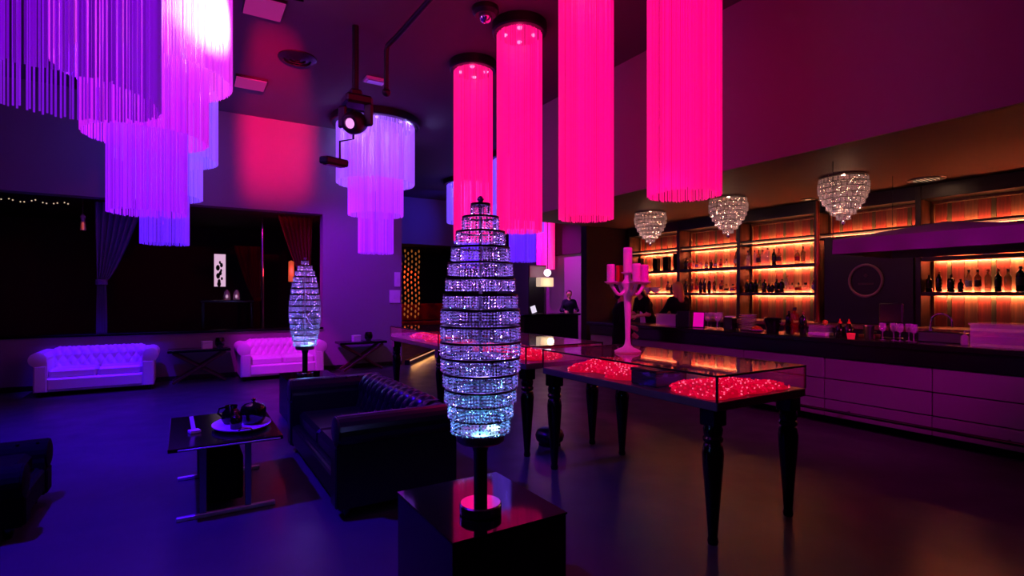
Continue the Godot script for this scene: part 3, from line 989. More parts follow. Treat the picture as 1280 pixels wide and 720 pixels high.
# ------------------------------------------------------------------ the place
func _ready() -> void:
	rng.seed = 7
	# camera: level, lens shifted up a little
	var cam := Camera3D.new()
	cam.name = "camera"
	add_child(cam)
	cam.position = Vector3(0, 1.65, 0)
	cam.rotation.y = deg_to_rad(-31.65)
	cam.set_frustum(2.0 * 0.05 * 360.0 / 665.0, Vector2(0, 0.05 * 8.0 / 665.0), 0.05, 60.0)
	cam.current = true
	var env := Environment.new()
	env.background_mode = Environment.BG_COLOR
	env.background_color = Color(0, 0, 0)
	env.tonemap_mode = Environment.TONE_MAPPER_LINEAR
	env.tonemap_exposure = 1.0
	env.sdfgi_enabled = true
	env.ssao_enabled = true
	env.ssil_enabled = true
	var we := WorldEnvironment.new()
	we.name = "environment"
	we.environment = env
	add_child(we)
	make_materials()
	var blue := Color(0.10, 0.03, 1.0)
	var violet := Color(0.45, 0.04, 1.0)
	var magenta := Color(1.0, 0.0, 0.16)
	# colour washes from unseen spotlights added under the ceiling
	unseen_par_can("added blue spotlight nearest the left sofa, hidden behind the large chandelier", Vector3(-1.45, 4.9, -10.7), Vector3(-1.2, 0.5, -11.75), M.lens_blue, Color(0.07, 0.0, 1.0), 40.0, 15.0)
	unseen_par_can("added violet spotlight over the right sofa, hidden behind the large chandelier", Vector3(-0.15, 4.9, -8.9), Vector3(1.8, 0.5, -11.8), M.lens_violet, Color(0.72, 0.0, 0.95), 32.0, 12.0)
	unseen_par_can("blue spotlight washing the open floor around the coffee table", Vector3(-1.6, 4.9, -4.6), Vector3(0.1, 0.0, -4.7), M.lens_blue, Color(0.04, 0.0, 1.0), 62.0, 34.0, 1.0)
	unseen_par_can("added blue spotlight washing the floor in front of the two white sofas", Vector3(-1.4, 4.9, -7.4), Vector3(-0.2, 0.0, -8.3), M.lens_blue, Color(0.03, 0.0, 1.0), 95.0, 34.0, 1.0)
	barn_door_spot(Vector3(0.6, 4.3, -4.4), Vector3(1.50, 4.95, -12.0))
	unseen_par_can("white-pink spotlight high at the right, trained on the pink chandelier", Vector3(2.6, 4.9, -3.2), Vector3(0.10, 4.55, -6.35), M.lens_pink, Color(1.0, 0.55, 0.80), 150.0, 7.0, 0.8)
	unseen_par_can("magenta spotlight above the floor, trained on the bar front and canopy", Vector3(4.3, 2.9, 0.6), Vector3(7.0, 1.0, -3.9), M.lens_pink, Color(0.7, 0.0, 0.58), 15.0, 24.0, 1.0)
	unseen_par_can("added violet spotlight washing the pale pier", Vector3(0.1, 4.8, -9.35), Vector3(3.6, 1.7, -12.0), M.lens_violet, Color(0.26, 0.0, 1.0), 36.0, 22.0, 1.0)
	unseen_par_can("unseen red spotlight over the floor by the bar", Vector3(4.9, 4.9, -1.0), Vector3(4.6, 0.0, -3.4), M.lens_red, Color(1.0, 0.03, 0.06), 0.5, 34.0, 1.0)
	unseen_par_can("added magenta spotlight above the camera, trained on the candelabra", Vector3(1.8, 4.9, -0.5), Vector3(3.42, 1.75, -3.55), M.lens_pink, Color(1.0, 0.0, 0.42), 22.0, 7.5, 0.8)
	unseen_par_can("added red spotlight grazing the ceiling above the pendants", Vector3(2.5, 4.3, -1.6), Vector3(2.1, 5.25, -6.5), M.lens_red, Color(1.0, 0.0, 0.05), 9.0, 30.0, 1.0)
	structure()
	fringe_lamps()
	tables()
	lounge()
	bar()
	far_end()
	people()

func structure() -> void:
	struct("floor", span(Vector3(-8, -0.2, -20), Vector3(16, 0, 6)), M.floor_concrete)
	struct("ceiling", span(Vector3(-8, 5.3, -20), Vector3(16, 5.5, 6)), M.ceiling_paint)
	struct("wall_left", span(Vector3(-8.2, 0, -20), Vector3(-8, 5.3, 6)), M.dark_wall)
	struct("wall_front", span(Vector3(-8, 0, 6), Vector3(16, 5.3, 6.2)), M.dark_wall)
	struct("wall_rear", span(Vector3(2.58, 0, -12.35), Vector3(4.37, 5.3, -12.05)), M.plaster)
	struct("wall_rear", span(Vector3(-8, 3.40, -12.35), Vector3(2.58, 5.3, -12.05)), M.plaster)
	struct("wall_rear", span(Vector3(-8, 0, -12.35), Vector3(2.58, 0.90, -12.05)), M.plaster)
	struct("trim_1", span(Vector3(-8, 0.90, -12.42), Vector3(2.58, 0.94, -12.0), 0.006), M.black_lacquer)
	struct("baseboard_rear", span(Vector3(-8, 0, -12.05), Vector3(4.37, 0.09, -12.03), 0.004), M.black_satin)
	struct("wall_return", span(Vector3(4.17, 0, -19.0), Vector3(4.37, 5.3, -12.35)), M.plaster)
	# the raised lounge behind the opening
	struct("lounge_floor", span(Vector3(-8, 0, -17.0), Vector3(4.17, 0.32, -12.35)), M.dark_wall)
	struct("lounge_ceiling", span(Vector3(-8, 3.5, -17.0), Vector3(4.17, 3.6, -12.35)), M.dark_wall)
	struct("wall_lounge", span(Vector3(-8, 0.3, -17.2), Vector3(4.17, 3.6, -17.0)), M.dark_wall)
	# bar side: dropped ceiling, end wall, back wall
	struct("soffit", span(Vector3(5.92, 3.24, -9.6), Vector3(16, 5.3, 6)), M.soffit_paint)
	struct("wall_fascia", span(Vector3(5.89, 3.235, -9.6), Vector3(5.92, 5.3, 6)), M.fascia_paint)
	struct("wall_bar_end", span(Vector3(7.95, 0, -9.8), Vector3(11.2, 3.24, -9.6)), mat("end_wall_paint", Color(0.15, 0.10, 0.13), 0.8, 0.0, 0.3))
	var wr := struct("wall_right", span(Vector3(9.52, 0, -9.6), Vector3(9.72, 3.24, 6)), M.wood_brown)
	# vertical planks on the bar wall, four to a half metre
	var z := -9.58
	var pat := [["plank_pale", 0.15], ["plank_red", 0.145], ["plank_olive", 0.055], ["plank_red", 0.15]]
	var cache := {}
	var k := 0
	while z < 0.9:
		var p = pat[k % 4]
		k += 1
		if not cache.has(p[1]):
			var b := box(Vector3.ZERO, Vector3(0.018, 2.05, p[1] - 0.003), 0.003)
			b.generate_normals()
			cache[p[1]] = b.commit()
		var o := obj("plank", cache[p[1]], M[p[0]], wr)
		o.position = Vector3(9.511 - 0.002 * (k % 3), 2.2, z + p[1] / 2.0)
		z += p[1]
	# far hall
	struct("wall_far_right", span(Vector3(11, 0, -19), Vector3(11.2, 5.3, -9.8)), M.plaster)
	struct("trim_2", span(Vector3(10.9, 2.98, -19), Vector3(11.0, 5.3, -9.8), 0.01), M.dark_wall)
	struct("wall_far", span(Vector3(4.37, 3.55, -19.2), Vector3(11, 5.3, -19)), M.plaster)
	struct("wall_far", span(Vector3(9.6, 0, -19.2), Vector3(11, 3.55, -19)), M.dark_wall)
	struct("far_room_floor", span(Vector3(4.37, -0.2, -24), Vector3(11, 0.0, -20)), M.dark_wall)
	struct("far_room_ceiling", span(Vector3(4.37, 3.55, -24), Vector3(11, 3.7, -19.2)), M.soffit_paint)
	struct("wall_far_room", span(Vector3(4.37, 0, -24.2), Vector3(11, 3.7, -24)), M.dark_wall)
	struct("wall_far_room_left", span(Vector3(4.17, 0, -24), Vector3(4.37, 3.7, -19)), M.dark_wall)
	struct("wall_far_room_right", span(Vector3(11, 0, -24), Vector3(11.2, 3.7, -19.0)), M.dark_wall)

func fringe_lamps() -> void:
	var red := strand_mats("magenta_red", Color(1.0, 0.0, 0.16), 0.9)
	var mag := Color(1.0, 0.0, 0.16)
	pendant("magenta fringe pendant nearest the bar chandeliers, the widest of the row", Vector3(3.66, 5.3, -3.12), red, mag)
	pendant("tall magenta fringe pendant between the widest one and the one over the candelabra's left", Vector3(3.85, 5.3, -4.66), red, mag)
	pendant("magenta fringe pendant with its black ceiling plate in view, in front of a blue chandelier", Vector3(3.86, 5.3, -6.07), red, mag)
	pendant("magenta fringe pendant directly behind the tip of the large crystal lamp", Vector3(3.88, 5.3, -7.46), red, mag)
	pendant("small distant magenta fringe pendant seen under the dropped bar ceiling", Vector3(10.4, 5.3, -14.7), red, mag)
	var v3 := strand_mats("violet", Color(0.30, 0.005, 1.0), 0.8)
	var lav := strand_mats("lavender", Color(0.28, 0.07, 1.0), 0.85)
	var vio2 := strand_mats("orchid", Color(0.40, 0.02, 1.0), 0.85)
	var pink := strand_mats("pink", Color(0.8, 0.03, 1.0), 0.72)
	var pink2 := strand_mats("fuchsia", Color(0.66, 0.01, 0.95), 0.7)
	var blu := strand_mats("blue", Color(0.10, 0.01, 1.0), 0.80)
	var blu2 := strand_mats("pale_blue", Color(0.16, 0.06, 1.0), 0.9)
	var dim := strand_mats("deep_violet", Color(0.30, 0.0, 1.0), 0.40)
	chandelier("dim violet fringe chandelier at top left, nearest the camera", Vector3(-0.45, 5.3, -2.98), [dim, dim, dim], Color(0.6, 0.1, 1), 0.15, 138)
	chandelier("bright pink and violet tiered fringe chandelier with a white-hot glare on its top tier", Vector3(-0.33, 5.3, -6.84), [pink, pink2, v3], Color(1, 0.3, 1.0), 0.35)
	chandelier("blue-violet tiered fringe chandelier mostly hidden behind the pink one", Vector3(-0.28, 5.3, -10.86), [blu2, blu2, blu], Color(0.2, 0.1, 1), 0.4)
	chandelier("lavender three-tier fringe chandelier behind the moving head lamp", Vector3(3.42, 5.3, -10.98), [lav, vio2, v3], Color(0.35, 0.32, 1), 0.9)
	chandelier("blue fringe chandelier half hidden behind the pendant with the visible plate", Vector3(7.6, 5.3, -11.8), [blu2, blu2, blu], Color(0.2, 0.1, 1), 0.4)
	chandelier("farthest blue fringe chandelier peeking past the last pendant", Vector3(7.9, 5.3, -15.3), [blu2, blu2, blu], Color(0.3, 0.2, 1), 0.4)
	# moving head on its pipe
	var mh := thing("moving_head_light", "black moving head light with a glowing pink lens, hung from a ceiling pipe", "stage light", Vector3(1.98, 3.98, -7.26))
	var hd := Basis.looking_at(Vector3(-0.62, -0.35, 0.70), Vector3.UP)
	var hz := hd * Basis(Vector3.RIGHT, Vector3(0, 0, -1), Vector3(0, 1, 0))
	obj("pipe", tube([Vector3(0, 0.36, 0), Vector3(0, 1.31, 0)], 0.045, 14), M.black_satin, mh)
	obj("clamp", box(Vector3(0, 0.40, 0), Vector3(0.16, 0.09, 0.12), 0.02), M.black_satin, mh)
	obj("base_box", box(Vector3(0.02, 0.29, 0), Vector3(0.36, 0.13, 0.30), 0.03), M.black_satin, mh)
	for sx in [-1, 1]:
		obj("yoke_arm", box(Vector3(0, 0.09, 0) + hd.x * sx * 0.19, Vector3(0.05, 0.30, 0.13), 0.02, Basis(Vector3.UP, atan2(-0.62, 0.70) * -1.0)), M.black_satin, mh)
	var hdm := obj("head", lathe([[0.0, -0.20], [0.09, -0.19], [0.13, -0.12], [0.15, 0.0], [0.15, 0.10], [0.125, 0.17], [0.10, 0.19], [0.07, 0.19], [0.065, 0.165]], 24, Vector3.ZERO, hz), M.black_satin, mh)
	obj("lens", lathe([[0.065, 0.165], [0.04, 0.182], [0.0, 0.19]], 24, Vector3.ZERO, hz), M.lens_pink, hdm)
	spot("moving_head_lamp", hd * Vector3(0, 0, -0.24), hd * Vector3(0, 0, -3), Color(0.9, 0.15, 0.8), 1.6, 16.0, 0.5, 0.06, mh)
	# second pipe with an elbow
	var pp := thing("ceiling_pipe", "bent black ceiling pipe running diagonally to the right of the moving head", "pipe", Vector3(2.33, 4.39, -7.02))
	obj("tube_run", tube([Vector3(0, 0, 0), Vector3(0, 0.55, 0), Vector3(0.01, 0.62, 0.03), Vector3(0.06, 0.66, 0.25), Vector3(0.15, 0.72, 2.2)], 0.035, 12), M.black_satin, pp)
	obj("end_cap", ball(0.06, Vector3(0, -0.01, 0), 12), M.black_satin, pp)
	obj("ceiling_bracket", box(Vector3(0.14, 0.815, 2.0), Vector3(0.08, 0.19, 0.08), 0.01), M.black_satin, pp)
	var lp := thing("flat_stage_light", "flat black stage light hanging just below the moving head", "stage light", Vector3(1.80, 3.52, -7.70))
	obj("housing", box(Vector3.ZERO, Vector3(0.36, 0.10, 0.20), 0.02, Basis.from_euler(Vector3(0.1, 0.35, 0.0))), M.black_satin, lp)
	obj("drop_rod", tube([Vector3(0.08, 0.04, 0), Vector3(0.08, 0.30, 0), Vector3(0.27, 0.36, 0), Vector3(0.27, 1.78, 0)], 0.015, 8), M.black_satin, lp)
	obj("lamp_face", box(Vector3(0.0, -0.055, 0.0), Vector3(0.28, 0.015, 0.13), 0.005, Basis.from_euler(Vector3(0.1, 0.35, 0.0))), M.black_gloss, lp)
	# ceiling fittings
	var pn = [[Vector3(0.86, 5.27, -7.35), Vector3(0.44, 0.05, 0.48), "ceiling panel with pink light painted in, at the top edge, right of the pink chandelier"], [Vector3(0.97, 5.27, -10.12), Vector3(0.46, 0.05, 0.48), "narrow ceiling panel with pink light painted in, beside the pink chandelier's lower rim"]]
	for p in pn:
		var t := thing("pink_lit_panel", p[2], "ceiling panel", p[0], 0.0, "pink-lit ceiling panels")
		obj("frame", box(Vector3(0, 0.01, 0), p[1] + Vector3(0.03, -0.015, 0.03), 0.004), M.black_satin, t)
		obj("lit_face", box(Vector3(0, -0.012, 0), Vector3(p[1].x, 0.03, p[1].z), 0.004), M.panel_pink_lit, t)  # plain panel face; the pink light on it is put in as glow
	var dv := thing("ceiling_vent", "dark round ceiling vent on the red-lit ceiling", "vent", Vector3(1.49, 5.3, -8.72))
	for r in [0.09, 0.17, 0.25]:
		obj("vent_ring", lathe([[r - 0.05, -0.05], [r + 0.03, -0.02], [r + 0.03, -0.001], [r - 0.05, -0.03], [r - 0.05, -0.05]], 24), M.black_satin, dv)
	var sp := thing("ceiling_speaker", "small lavender-lit ceiling speaker plate above the lavender chandelier", "speaker", Vector3(2.75, 5.3, -8.9))
	obj("plate", box(Vector3(0, -0.025, 0), Vector3(0.34, 0.05, 0.22), 0.01), M.white_resin, sp)
	obj("grille", box(Vector3(0, -0.055, 0), Vector3(0.26, 0.01, 0.15), 0.004), M.steel, sp)
	var dm := thing("dome_camera", "small glass-fronted dome camera on a black mount at the top centre", "camera", Vector3(3.27, 5.3, -5.95))
	obj("mount", lathe([[0.0, -0.10], [0.13, -0.10], [0.17, -0.06], [0.17, 0.0], [0.0, 0.0]], 24), M.black_satin, dm)
	obj("dome", ball(0.085, Vector3(0, -0.11, 0), 16), M.chrome, dm)

func tables() -> void:
	# foreground plinth and lamp
	var p1 := thing("mirror_plinth", "black mirror-topped cube plinth in the foreground under the large crystal lamp", "plinth", Vector3(1.305, 0, -2.455), 0.0, "black mirror plinths")
	obj("cube", span(Vector3(-0.31, 0.03, -0.35), Vector3(0.31, 0.56, 0.35), 0.004), M.black_lacquer, p1)
	obj("mirror_top", span(Vector3(-0.315, 0.56, -0.355), Vector3(0.315, 0.57, 0.355), 0.003), M.black_gloss, p1)
	obj("foot_frame", span(Vector3(-0.28, 0.0, -0.32), Vector3(0.28, 0.03, 0.32)), M.black_matte, p1)
	crystal_lamp("tall crystal bead lamp in the foreground centre on a mirror plinth", Vector3(1.25, 0.571, -2.325))
	dup(p1, "mirror_plinth", Vector3(1.42, 0, -7.52), 0.0, "black mirror-topped plinth behind the dark sofa, carrying the smaller-looking crystal lamp")
	var l1: Node3D = get_node("crystal_lamp")
	dup(l1, "crystal_lamp", Vector3(1.36, 0.571, -7.42), 0.7, "crystal bead lamp in front of the pink-lit right sofa")
	# three showcase tables in a row
	var t1 := showcase_table("nearest showcase table, with black turned legs and red beads under its glass", Vector3(2.905, 0, -2.21), 1.95)
	dup(t1, "showcase_table", Vector3(2.905, 0, -4.45), 0.0, "middle showcase table, partly hidden behind the large crystal lamp")
	dup(t1, "showcase_table", Vector3(2.905, 0, -6.60), 0.0, "farthest showcase table, its end showing left of the large crystal lamp")
	heap("bead_heap", "heap of red glowing beads under glass at the near end of the nearest table", Vector3(2.905, 0.956, -2.21), [[0.29, -0.30, 0.27, 0.27, 0.075], [0.58, -0.26, 0.28, 0.23, 0.065], [0.84, -0.20, 0.14, 0.16, 0.04], [0.62, -0.44, 0.22, 0.13, 0.05], [0.13, -0.14, 0.11, 0.11, 0.04]])
	heap("bead_heap", "wavy heap of red glowing beads at the left half of the nearest table", Vector3(2.905, 0.956, -2.21), [[0.3, -1.09, 0.24, 0.20, 0.09], [0.5, -1.35, 0.32, 0.25, 0.08], [0.25, -1.58, 0.2, 0.16, 0.07], [0.6, -1.70, 0.3, 0.18, 0.08]])
	heap("bead_heap", "heap of red glowing beads under the middle table's glass beside the crystal lamp", Vector3(2.905, 0.956, -4.45), [[0.4, -0.5, 0.32, 0.4, 0.07], [0.5, -1.3, 0.36, 0.45, 0.08]])
	heap("bead_heap", "heap of red glowing beads in the farthest table, seen left of the crystal lamp", Vector3(2.905, 0.956, -6.60), [[0.45, -0.6, 0.35, 0.5, 0.08], [0.5, -1.35, 0.36, 0.42, 0.09]])
	var db := thing("display_box", "small black box between the red bead heaps inside the nearest table", "box", Vector3(3.12, 0.956, -2.93))
	obj("box_body", span(Vector3(-0.14, 0, -0.13), Vector3(0.20, 0.10, 0.13), 0.006), M.black_satin, db)
	obj("box_lid", span(Vector3(-0.145, 0.10, -0.135), Vector3(0.205, 0.125, 0.135), 0.006), M.black_lacquer, db)
	# candelabra with pillar candles
	var cx := Vector3(3.40, 1.1285, -3.53)
	var c := thing("candelabra", "tall white candelabra lit pink, standing on the nearest showcase table", "candelabra", cx)
	obj("stem", lathe([[0.0, 0.0], [0.115, 0.0], [0.12, 0.012], [0.09, 0.03], [0.05, 0.045], [0.03, 0.07], [0.022, 0.12], [0.026, 0.3], [0.036, 0.48], [0.042, 0.58], [0.05, 0.60], [0.056, 0.62], [0.045, 0.64], [0.03, 0.66], [0.03, 0.70], [0.058, 0.715], [0.058, 0.722], [0.0, 0.722]], 28), M.white_resin, c)
	for i in 4:
		var a := TAU * i / 4.0 + 0.30
		var e := Vector3(cos(a), 0, sin(a)) * 0.165
		var pts := []
		for k in 9:
			var q := k / 8.0
			pts.append(e * q + Vector3(0, 0.60 - 0.09 * sin(q * PI) + 0.02 * q, 0))
		var arm := obj("arm", tube(pts, [0.018, 0.017, 0.016, 0.015, 0.014, 0.014, 0.015, 0.016, 0.018], 10), M.white_resin, c)
		obj("drip_pan", lathe([[0.0, 0.612], [0.03, 0.612], [0.058, 0.63], [0.058, 0.638], [0.0, 0.634]], 20, e), M.white_resin, arm)
		var names := ["pillar candle on the candelabra's arm nearest the bar shelves", "pillar candle on the candelabra's front arm nearest the camera", "pillar candle on the candelabra's leftmost arm", "pillar candle on the candelabra's rear arm"]
		candle(names[i], cx + e + Vector3(0, 0.6355, 0), 0.036, 0.155, M.red_wax if i == 3 else M.wax)
	candle("topmost white pillar candle at the centre of the candelabra", cx + Vector3(0, 0.723, 0), 0.040, 0.22, M.wax)

func lounge() -> void:
	# white chesterfields along the back wall
	chesterfield("chesterfield_sofa", "white tufted chesterfield sofa lit blue, on the left of the back wall", 1.74, 0.85, 0.72, M.white_leather, M.black_lacquer, 10, Vector3(-1.24, 0, -11.55), 0.0, "white chesterfield sofas")
	chesterfield("chesterfield_sofa", "white tufted chesterfield sofa lit pink-violet, behind the smaller-looking crystal lamp", 1.66, 0.85, 0.72, M.white_leather, M.black_lacquer, 10, Vector3(1.66, 0, -11.6), 0.0, "white chesterfield sofas")
	chesterfield("chesterfield_sofa", "black leather chesterfield sofa seen from its end, beside the coffee table", 2.25, 0.98, 0.76, M.black_leather, M.black_lacquer, 12, Vector3(1.43, 0, -4.98), -PI / 2)
	chesterfield("tub_armchair", "black leather armchair cut off by the left edge of the view", 1.0, 0.92, 0.50, M.black_cloth, M.black_lacquer, 5, Vector3(-1.38, 0, -5.2), PI / 2)
	# coffee table
	var ct := thing("coffee_table", "low black coffee table with chrome bar feet", "coffee table", Vector3(0.28, 0, -5.05))
	obj("table_top", box(Vector3(0, 0.535, 0), Vector3(0.76, 0.03, 1.14), 0.004), M.black_lacquer, ct)
	for s in [-1, 1]:
		obj("edge_trim", box(Vector3(0.02, 0.532, 0.574 * s), Vector3(0.68, 0.010, 0.008), 0.002), M.brushed_steel, ct)
		var ft := obj("foot_bar", box(Vector3(0, 0.017, 0.5 * s), Vector3(0.66, 0.034, 0.036), 0.006), M.brushed_steel, ct)
		for x in [-0.16, 0.14]:
			obj("post", box(Vector3(x, 0.277, 0.5 * s), Vector3(0.045, 0.486, 0.030), 0.004), M.steel, ft)
	obj("centre_panel", box(Vector3(-0.01, 0.23, 0.0), Vector3(0.25, 0.34, 0.80), 0.01), M.black_matte, ct)
	var tr := thing("serving_tray", "oval white tray with a bright rim on the coffee table", "tray", Vector3(0.41, 0.5515, -4.96))
	var ov := Basis(Vector3(1.2, 0, 0), Vector3.UP, Vector3(0, 0, 1.6))
	obj("tray_dish", lathe([[0.0, 0.0], [0.15, 0.0], [0.175, 0.018], [0.185, 0.026], [0.185, 0.03], [0.172, 0.022], [0.148, 0.006], [0.0, 0.006]], 36, Vector3.ZERO, ov), M.white_resin, tr)
	for s in [-1, 1]:
		obj("handle", tube([Vector3(-0.05, 0.026, s * 0.292), Vector3(-0.035, 0.045, s * 0.315), Vector3(0.035, 0.045, s * 0.315), Vector3(0.05, 0.026, s * 0.292)], 0.006, 6), M.chrome, tr)
	var kt := thing("ice_bucket", "round dark ice bucket with a lid knob on the oval tray", "ice bucket", Vector3(0.50, 0.559, -4.99))
	obj("bucket", lathe([[0.0, 0.0], [0.07, 0.0], [0.095, 0.04], [0.10, 0.12], [0.092, 0.14], [0.0, 0.14]], 24), M.black_gloss, kt)
	obj("lid", lathe([[0.094, 0.141], [0.07, 0.165], [0.02, 0.178], [0.012, 0.19], [0.022, 0.205], [0.0, 0.215]], 24), M.black_gloss, kt)
	bottle("flask", M.dark_glass, "squat dark bottle at the left end of the oval tray", Vector3(0.36, 0.559, -4.86), 0.8, "", "bottle", false)
	var kt2 := thing("jug", "dark round jug at the right end of the oval tray", "jug", Vector3(0.34, 0.559, -5.09), 2.6)
	obj("jug_body", lathe([[0.0, 0.0], [0.055, 0.0], [0.075, 0.04], [0.07, 0.09], [0.045, 0.125], [0.05, 0.15], [0.045, 0.15], [0.04, 0.125], [0.0, 0.12]], 20), M.black_gloss, kt2)
	obj("jug_handle", tube([Vector3(0.045, 0.135, 0), Vector3(0.10, 0.12, 0), Vector3(0.11, 0.08, 0), Vector3(0.07, 0.05, 0)], 0.008, 7), M.black_gloss, kt2)
	var cs := thing("menu_stand", "small white L-shaped card stand on the coffee table", "card stand", Vector3(0.07, 0.5505, -4.93), 0.3)
	obj("card_foot", box(Vector3(0, 0.012, 0.0), Vector3(0.075, 0.022, 0.07), 0.002), M.white_resin, cs)
	obj("card", box(Vector3(0.0, 0.07, -0.045), Vector3(0.03, 0.11, 0.004), 0.0, Basis.from_euler(Vector3(-0.5, 0, 0))), M.paper, cs)
	# cross-legged consoles
	var names := ["dark console table with crossed legs between the two white sofas", "dark console table right of the pink-lit sofa, under the pale pier"]
	var cp := [Vector3(0.25, 0, -11.72), Vector3(3.32, 0, -11.72)]
	var con: Node3D
	for i in 2:
		if i == 0:
			con = thing("console_table", names[0], "console table", cp[0], 0.0, "crossed-leg console tables")
			obj("console_top", box(Vector3(0, 0.60, 0), Vector3(1.02, 0.05, 0.48), 0.008), M.black_lacquer, con)
			for s in [-1, 1]:
				for q in [-1, 1]:
					var dirv := Vector3(0.86 * q, 0.55, 0)
					obj("leg", box(Vector3(0, 0.29, 0.17 * s + 0.026 * q), Vector3(dirv.length(), 0.05, 0.045), 0.006, Basis(Vector3(0, 0, 1), atan2(0.55, 0.86) * q)), M.wood_brown, con)
			obj("lower_rail", box(Vector3(0, 0.29, 0), Vector3(0.05, 0.05, 0.36), 0.005), M.wood_brown, con)
		else:
			dup(con, "console_table", cp[1], 0.0, names[1])
		var bx := thing("card_box", "small white box on the console between the white sofas" if i == 0 else "small white box on the console by the pier", "box", cp[i] + Vector3(0.12 if i == 0 else -0.12, 0.626, 0.05), 0.2, "small white boxes on the consoles")
		obj("box_body", box(Vector3(0, 0.05, 0), Vector3(0.17, 0.10, 0.10), 0.004), M.white_resin, bx)
		obj("box_lid", box(Vector3(0, 0.121, 0), Vector3(0.175, 0.03, 0.105), 0.004), M.white_resin, bx)
		var vz := thing("candle_holder", "round black candle holder beside the white box between the sofas" if i == 0 else "round black candle holder beside the white box by the pier", "candle holder", cp[i] + Vector3(0.34 if i == 0 else 0.16, 0.626, 0.02), 0.0, "round black candle holders")
		obj("holder_base", lathe([[0.0, 0.0], [0.13, 0.0], [0.135, 0.008], [0.0, 0.01]], 28), M.chrome, vz)
		obj("holder_bowl", lathe([[0.0, 0.01], [0.05, 0.01], [0.085, 0.06], [0.09, 0.12], [0.07, 0.19], [0.06, 0.19], [0.075, 0.12], [0.0, 0.05]], 24), M.black_gloss, vz)
	# lounge behind the opening
	curtain("violet velvet curtain tied back at the left of the lounge opening", Vector3(-1.42, 0.93, -12.55), 0.75, 2.45, 0.95, 0.1, M.velvet_violet, 7)
	var rc := thing("curtain_rail", "dark rail along the top of the lounge opening", "rail", Vector3(-8, 3.44, -12.56))
	obj("rail", tube([Vector3(4, 0, 0), Vector3(10.5, 0, 0)], 0.02, 8), M.black_satin, rc)
	obj("rail_end", ball(0.035, Vector3(10.5, 0, 0), 10), M.black_satin, rc)
	curtain("red velvet curtain tied back at the right of the lounge opening", Vector3(1.74, 0.93, -12.55), 0.72, 2.45, 1.05, 0.60, M.velvet_red, 7)
	curtain("dark red velvet curtain deep inside the lounge beside the lit picture", Vector3(1.1, 0.32, -15.6), 0.7, 2.6, 1.2, 0.55, M.velvet_red, 6)
	var pic := thing("lit_picture", "narrow lit pale picture on the lounge's back wall", "picture", Vector3(0.85, 2.32, -16.9))
	obj("frame", box(Vector3(0, 0, -0.03), Vector3(0.36, 0.98, 0.06), 0.01), M.black_satin, pic)
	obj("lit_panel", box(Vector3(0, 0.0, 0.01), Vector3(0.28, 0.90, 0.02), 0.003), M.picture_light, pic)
	for k in 9:
		obj("figure_shade", ball(0.03 + 0.012 * (k % 3), Vector3(0.05 * sin(k * 2.3), 0.22 - 0.075 * k, 0.014), 8, 1.6), M.black_satin, pic)
	for i in 2:
		var gl := thing("table_lantern", ["left one of two small glass lanterns below the lit picture", "right one of two small glass lanterns below the lit picture"][i], "lantern", Vector3(0.86 + 0.20 * i, 1.52, -14.2), 0.0, "glass lanterns in the lounge")
		obj("lantern_glass", lathe([[0.0, 0.0], [0.075, 0.0], [0.08, 0.02], [0.065, 0.18], [0.03, 0.24], [0.0, 0.25]], 14), M.crystal, gl)
		obj("flame_bulb", ball(0.03, Vector3(0, 0.08, 0), 8, 1.4), M.picture_light, gl)
	var lt := thing("lounge_table", "dark high table in the lounge carrying the two glass lanterns", "table", Vector3(0.86, 0.32, -14.2))
	obj("table_top", box(Vector3(0, 1.17, 0), Vector3(1.1, 0.05, 0.6), 0.01), M.black_lacquer, lt)
	for sx in [-1, 1]:
		for sz in [-1, 1]:
			obj("leg", box(Vector3(0.49 * sx, 0.573, 0.24 * sz), Vector3(0.06, 1.145, 0.06), 0.005), M.black_lacquer, lt)
	var pole := thing("lounge_pole", "slim metal pole standing inside the lounge", "pole", Vector3(1.58, 0.32, -13.8))
	obj("shaft", lathe([[0.035, 0.02], [0.035, 3.17], [0.0, 3.17]], 14), M.chrome, pole)
	obj("foot_plate", lathe([[0.0, 0.0], [0.11, 0.0], [0.11, 0.02], [0.0, 0.025]], 20), M.black_satin, pole)
	var el := thing("red_glow_column", "slim red glowing column in place of a lit curtain edge, at the right of the lounge", "lamp", Vector3(2.15, 1.0, -13.4))
	obj("glowing_tube", lathe([[0.0, 0.95], [0.06, 0.95], [0.065, 1.0], [0.06, 1.42], [0.0, 1.45]], 16), M.ember, el)  # red glow put in where a curtain edge is lit red
	obj("column_stand", lathe([[0.0, -0.68], [0.12, -0.68], [0.12, -0.66], [0.02, -0.63], [0.02, 0.95], [0.0, 0.95]], 16), M.black_satin, el)
	omni("ember_glow", Vector3(0, 1.2, 0.1), Color(1, 0.03, 0.05), 0.35, 0.1, el)
	unseen_par_can("small unseen red spotlight inside the lounge ceiling aimed at the right curtain", Vector3(-0.38, 3.2, -13.6), Vector3(2.0, 2.4, -12.65), M.lens_red, Color(1, 0.01, 0.06), 2.5, 24.0, 0.8)
	var hl := thing("hanging_lantern", "tiny hanging lantern with an ember-red candle, left of the violet curtain", "lantern", Vector3(-1.6, 2.84, -12.6))
	obj("lantern_cage", lathe([[0.0, 0.0], [0.05, 0.0], [0.05, 0.01], [0.03, 0.2], [0.045, 0.26], [0.0, 0.33]], 8), M.clear_glass, hl)
	obj("candle_glow", lathe([[0.0, 0.012], [0.02, 0.012], [0.018, 0.14], [0.0, 0.16]], 10), M.ember, hl)
	obj("chain", tube([Vector3(0, 0.32, 0), Vector3(0, 0.66, 0)], 0.006, 6), M.black_satin, hl)
	var sl := thing("string_lights", "string of tiny pale fairy lights along the top left of the opening", "string lights", Vector3(-3.0, 3.33, -12.5))
	var wire := []
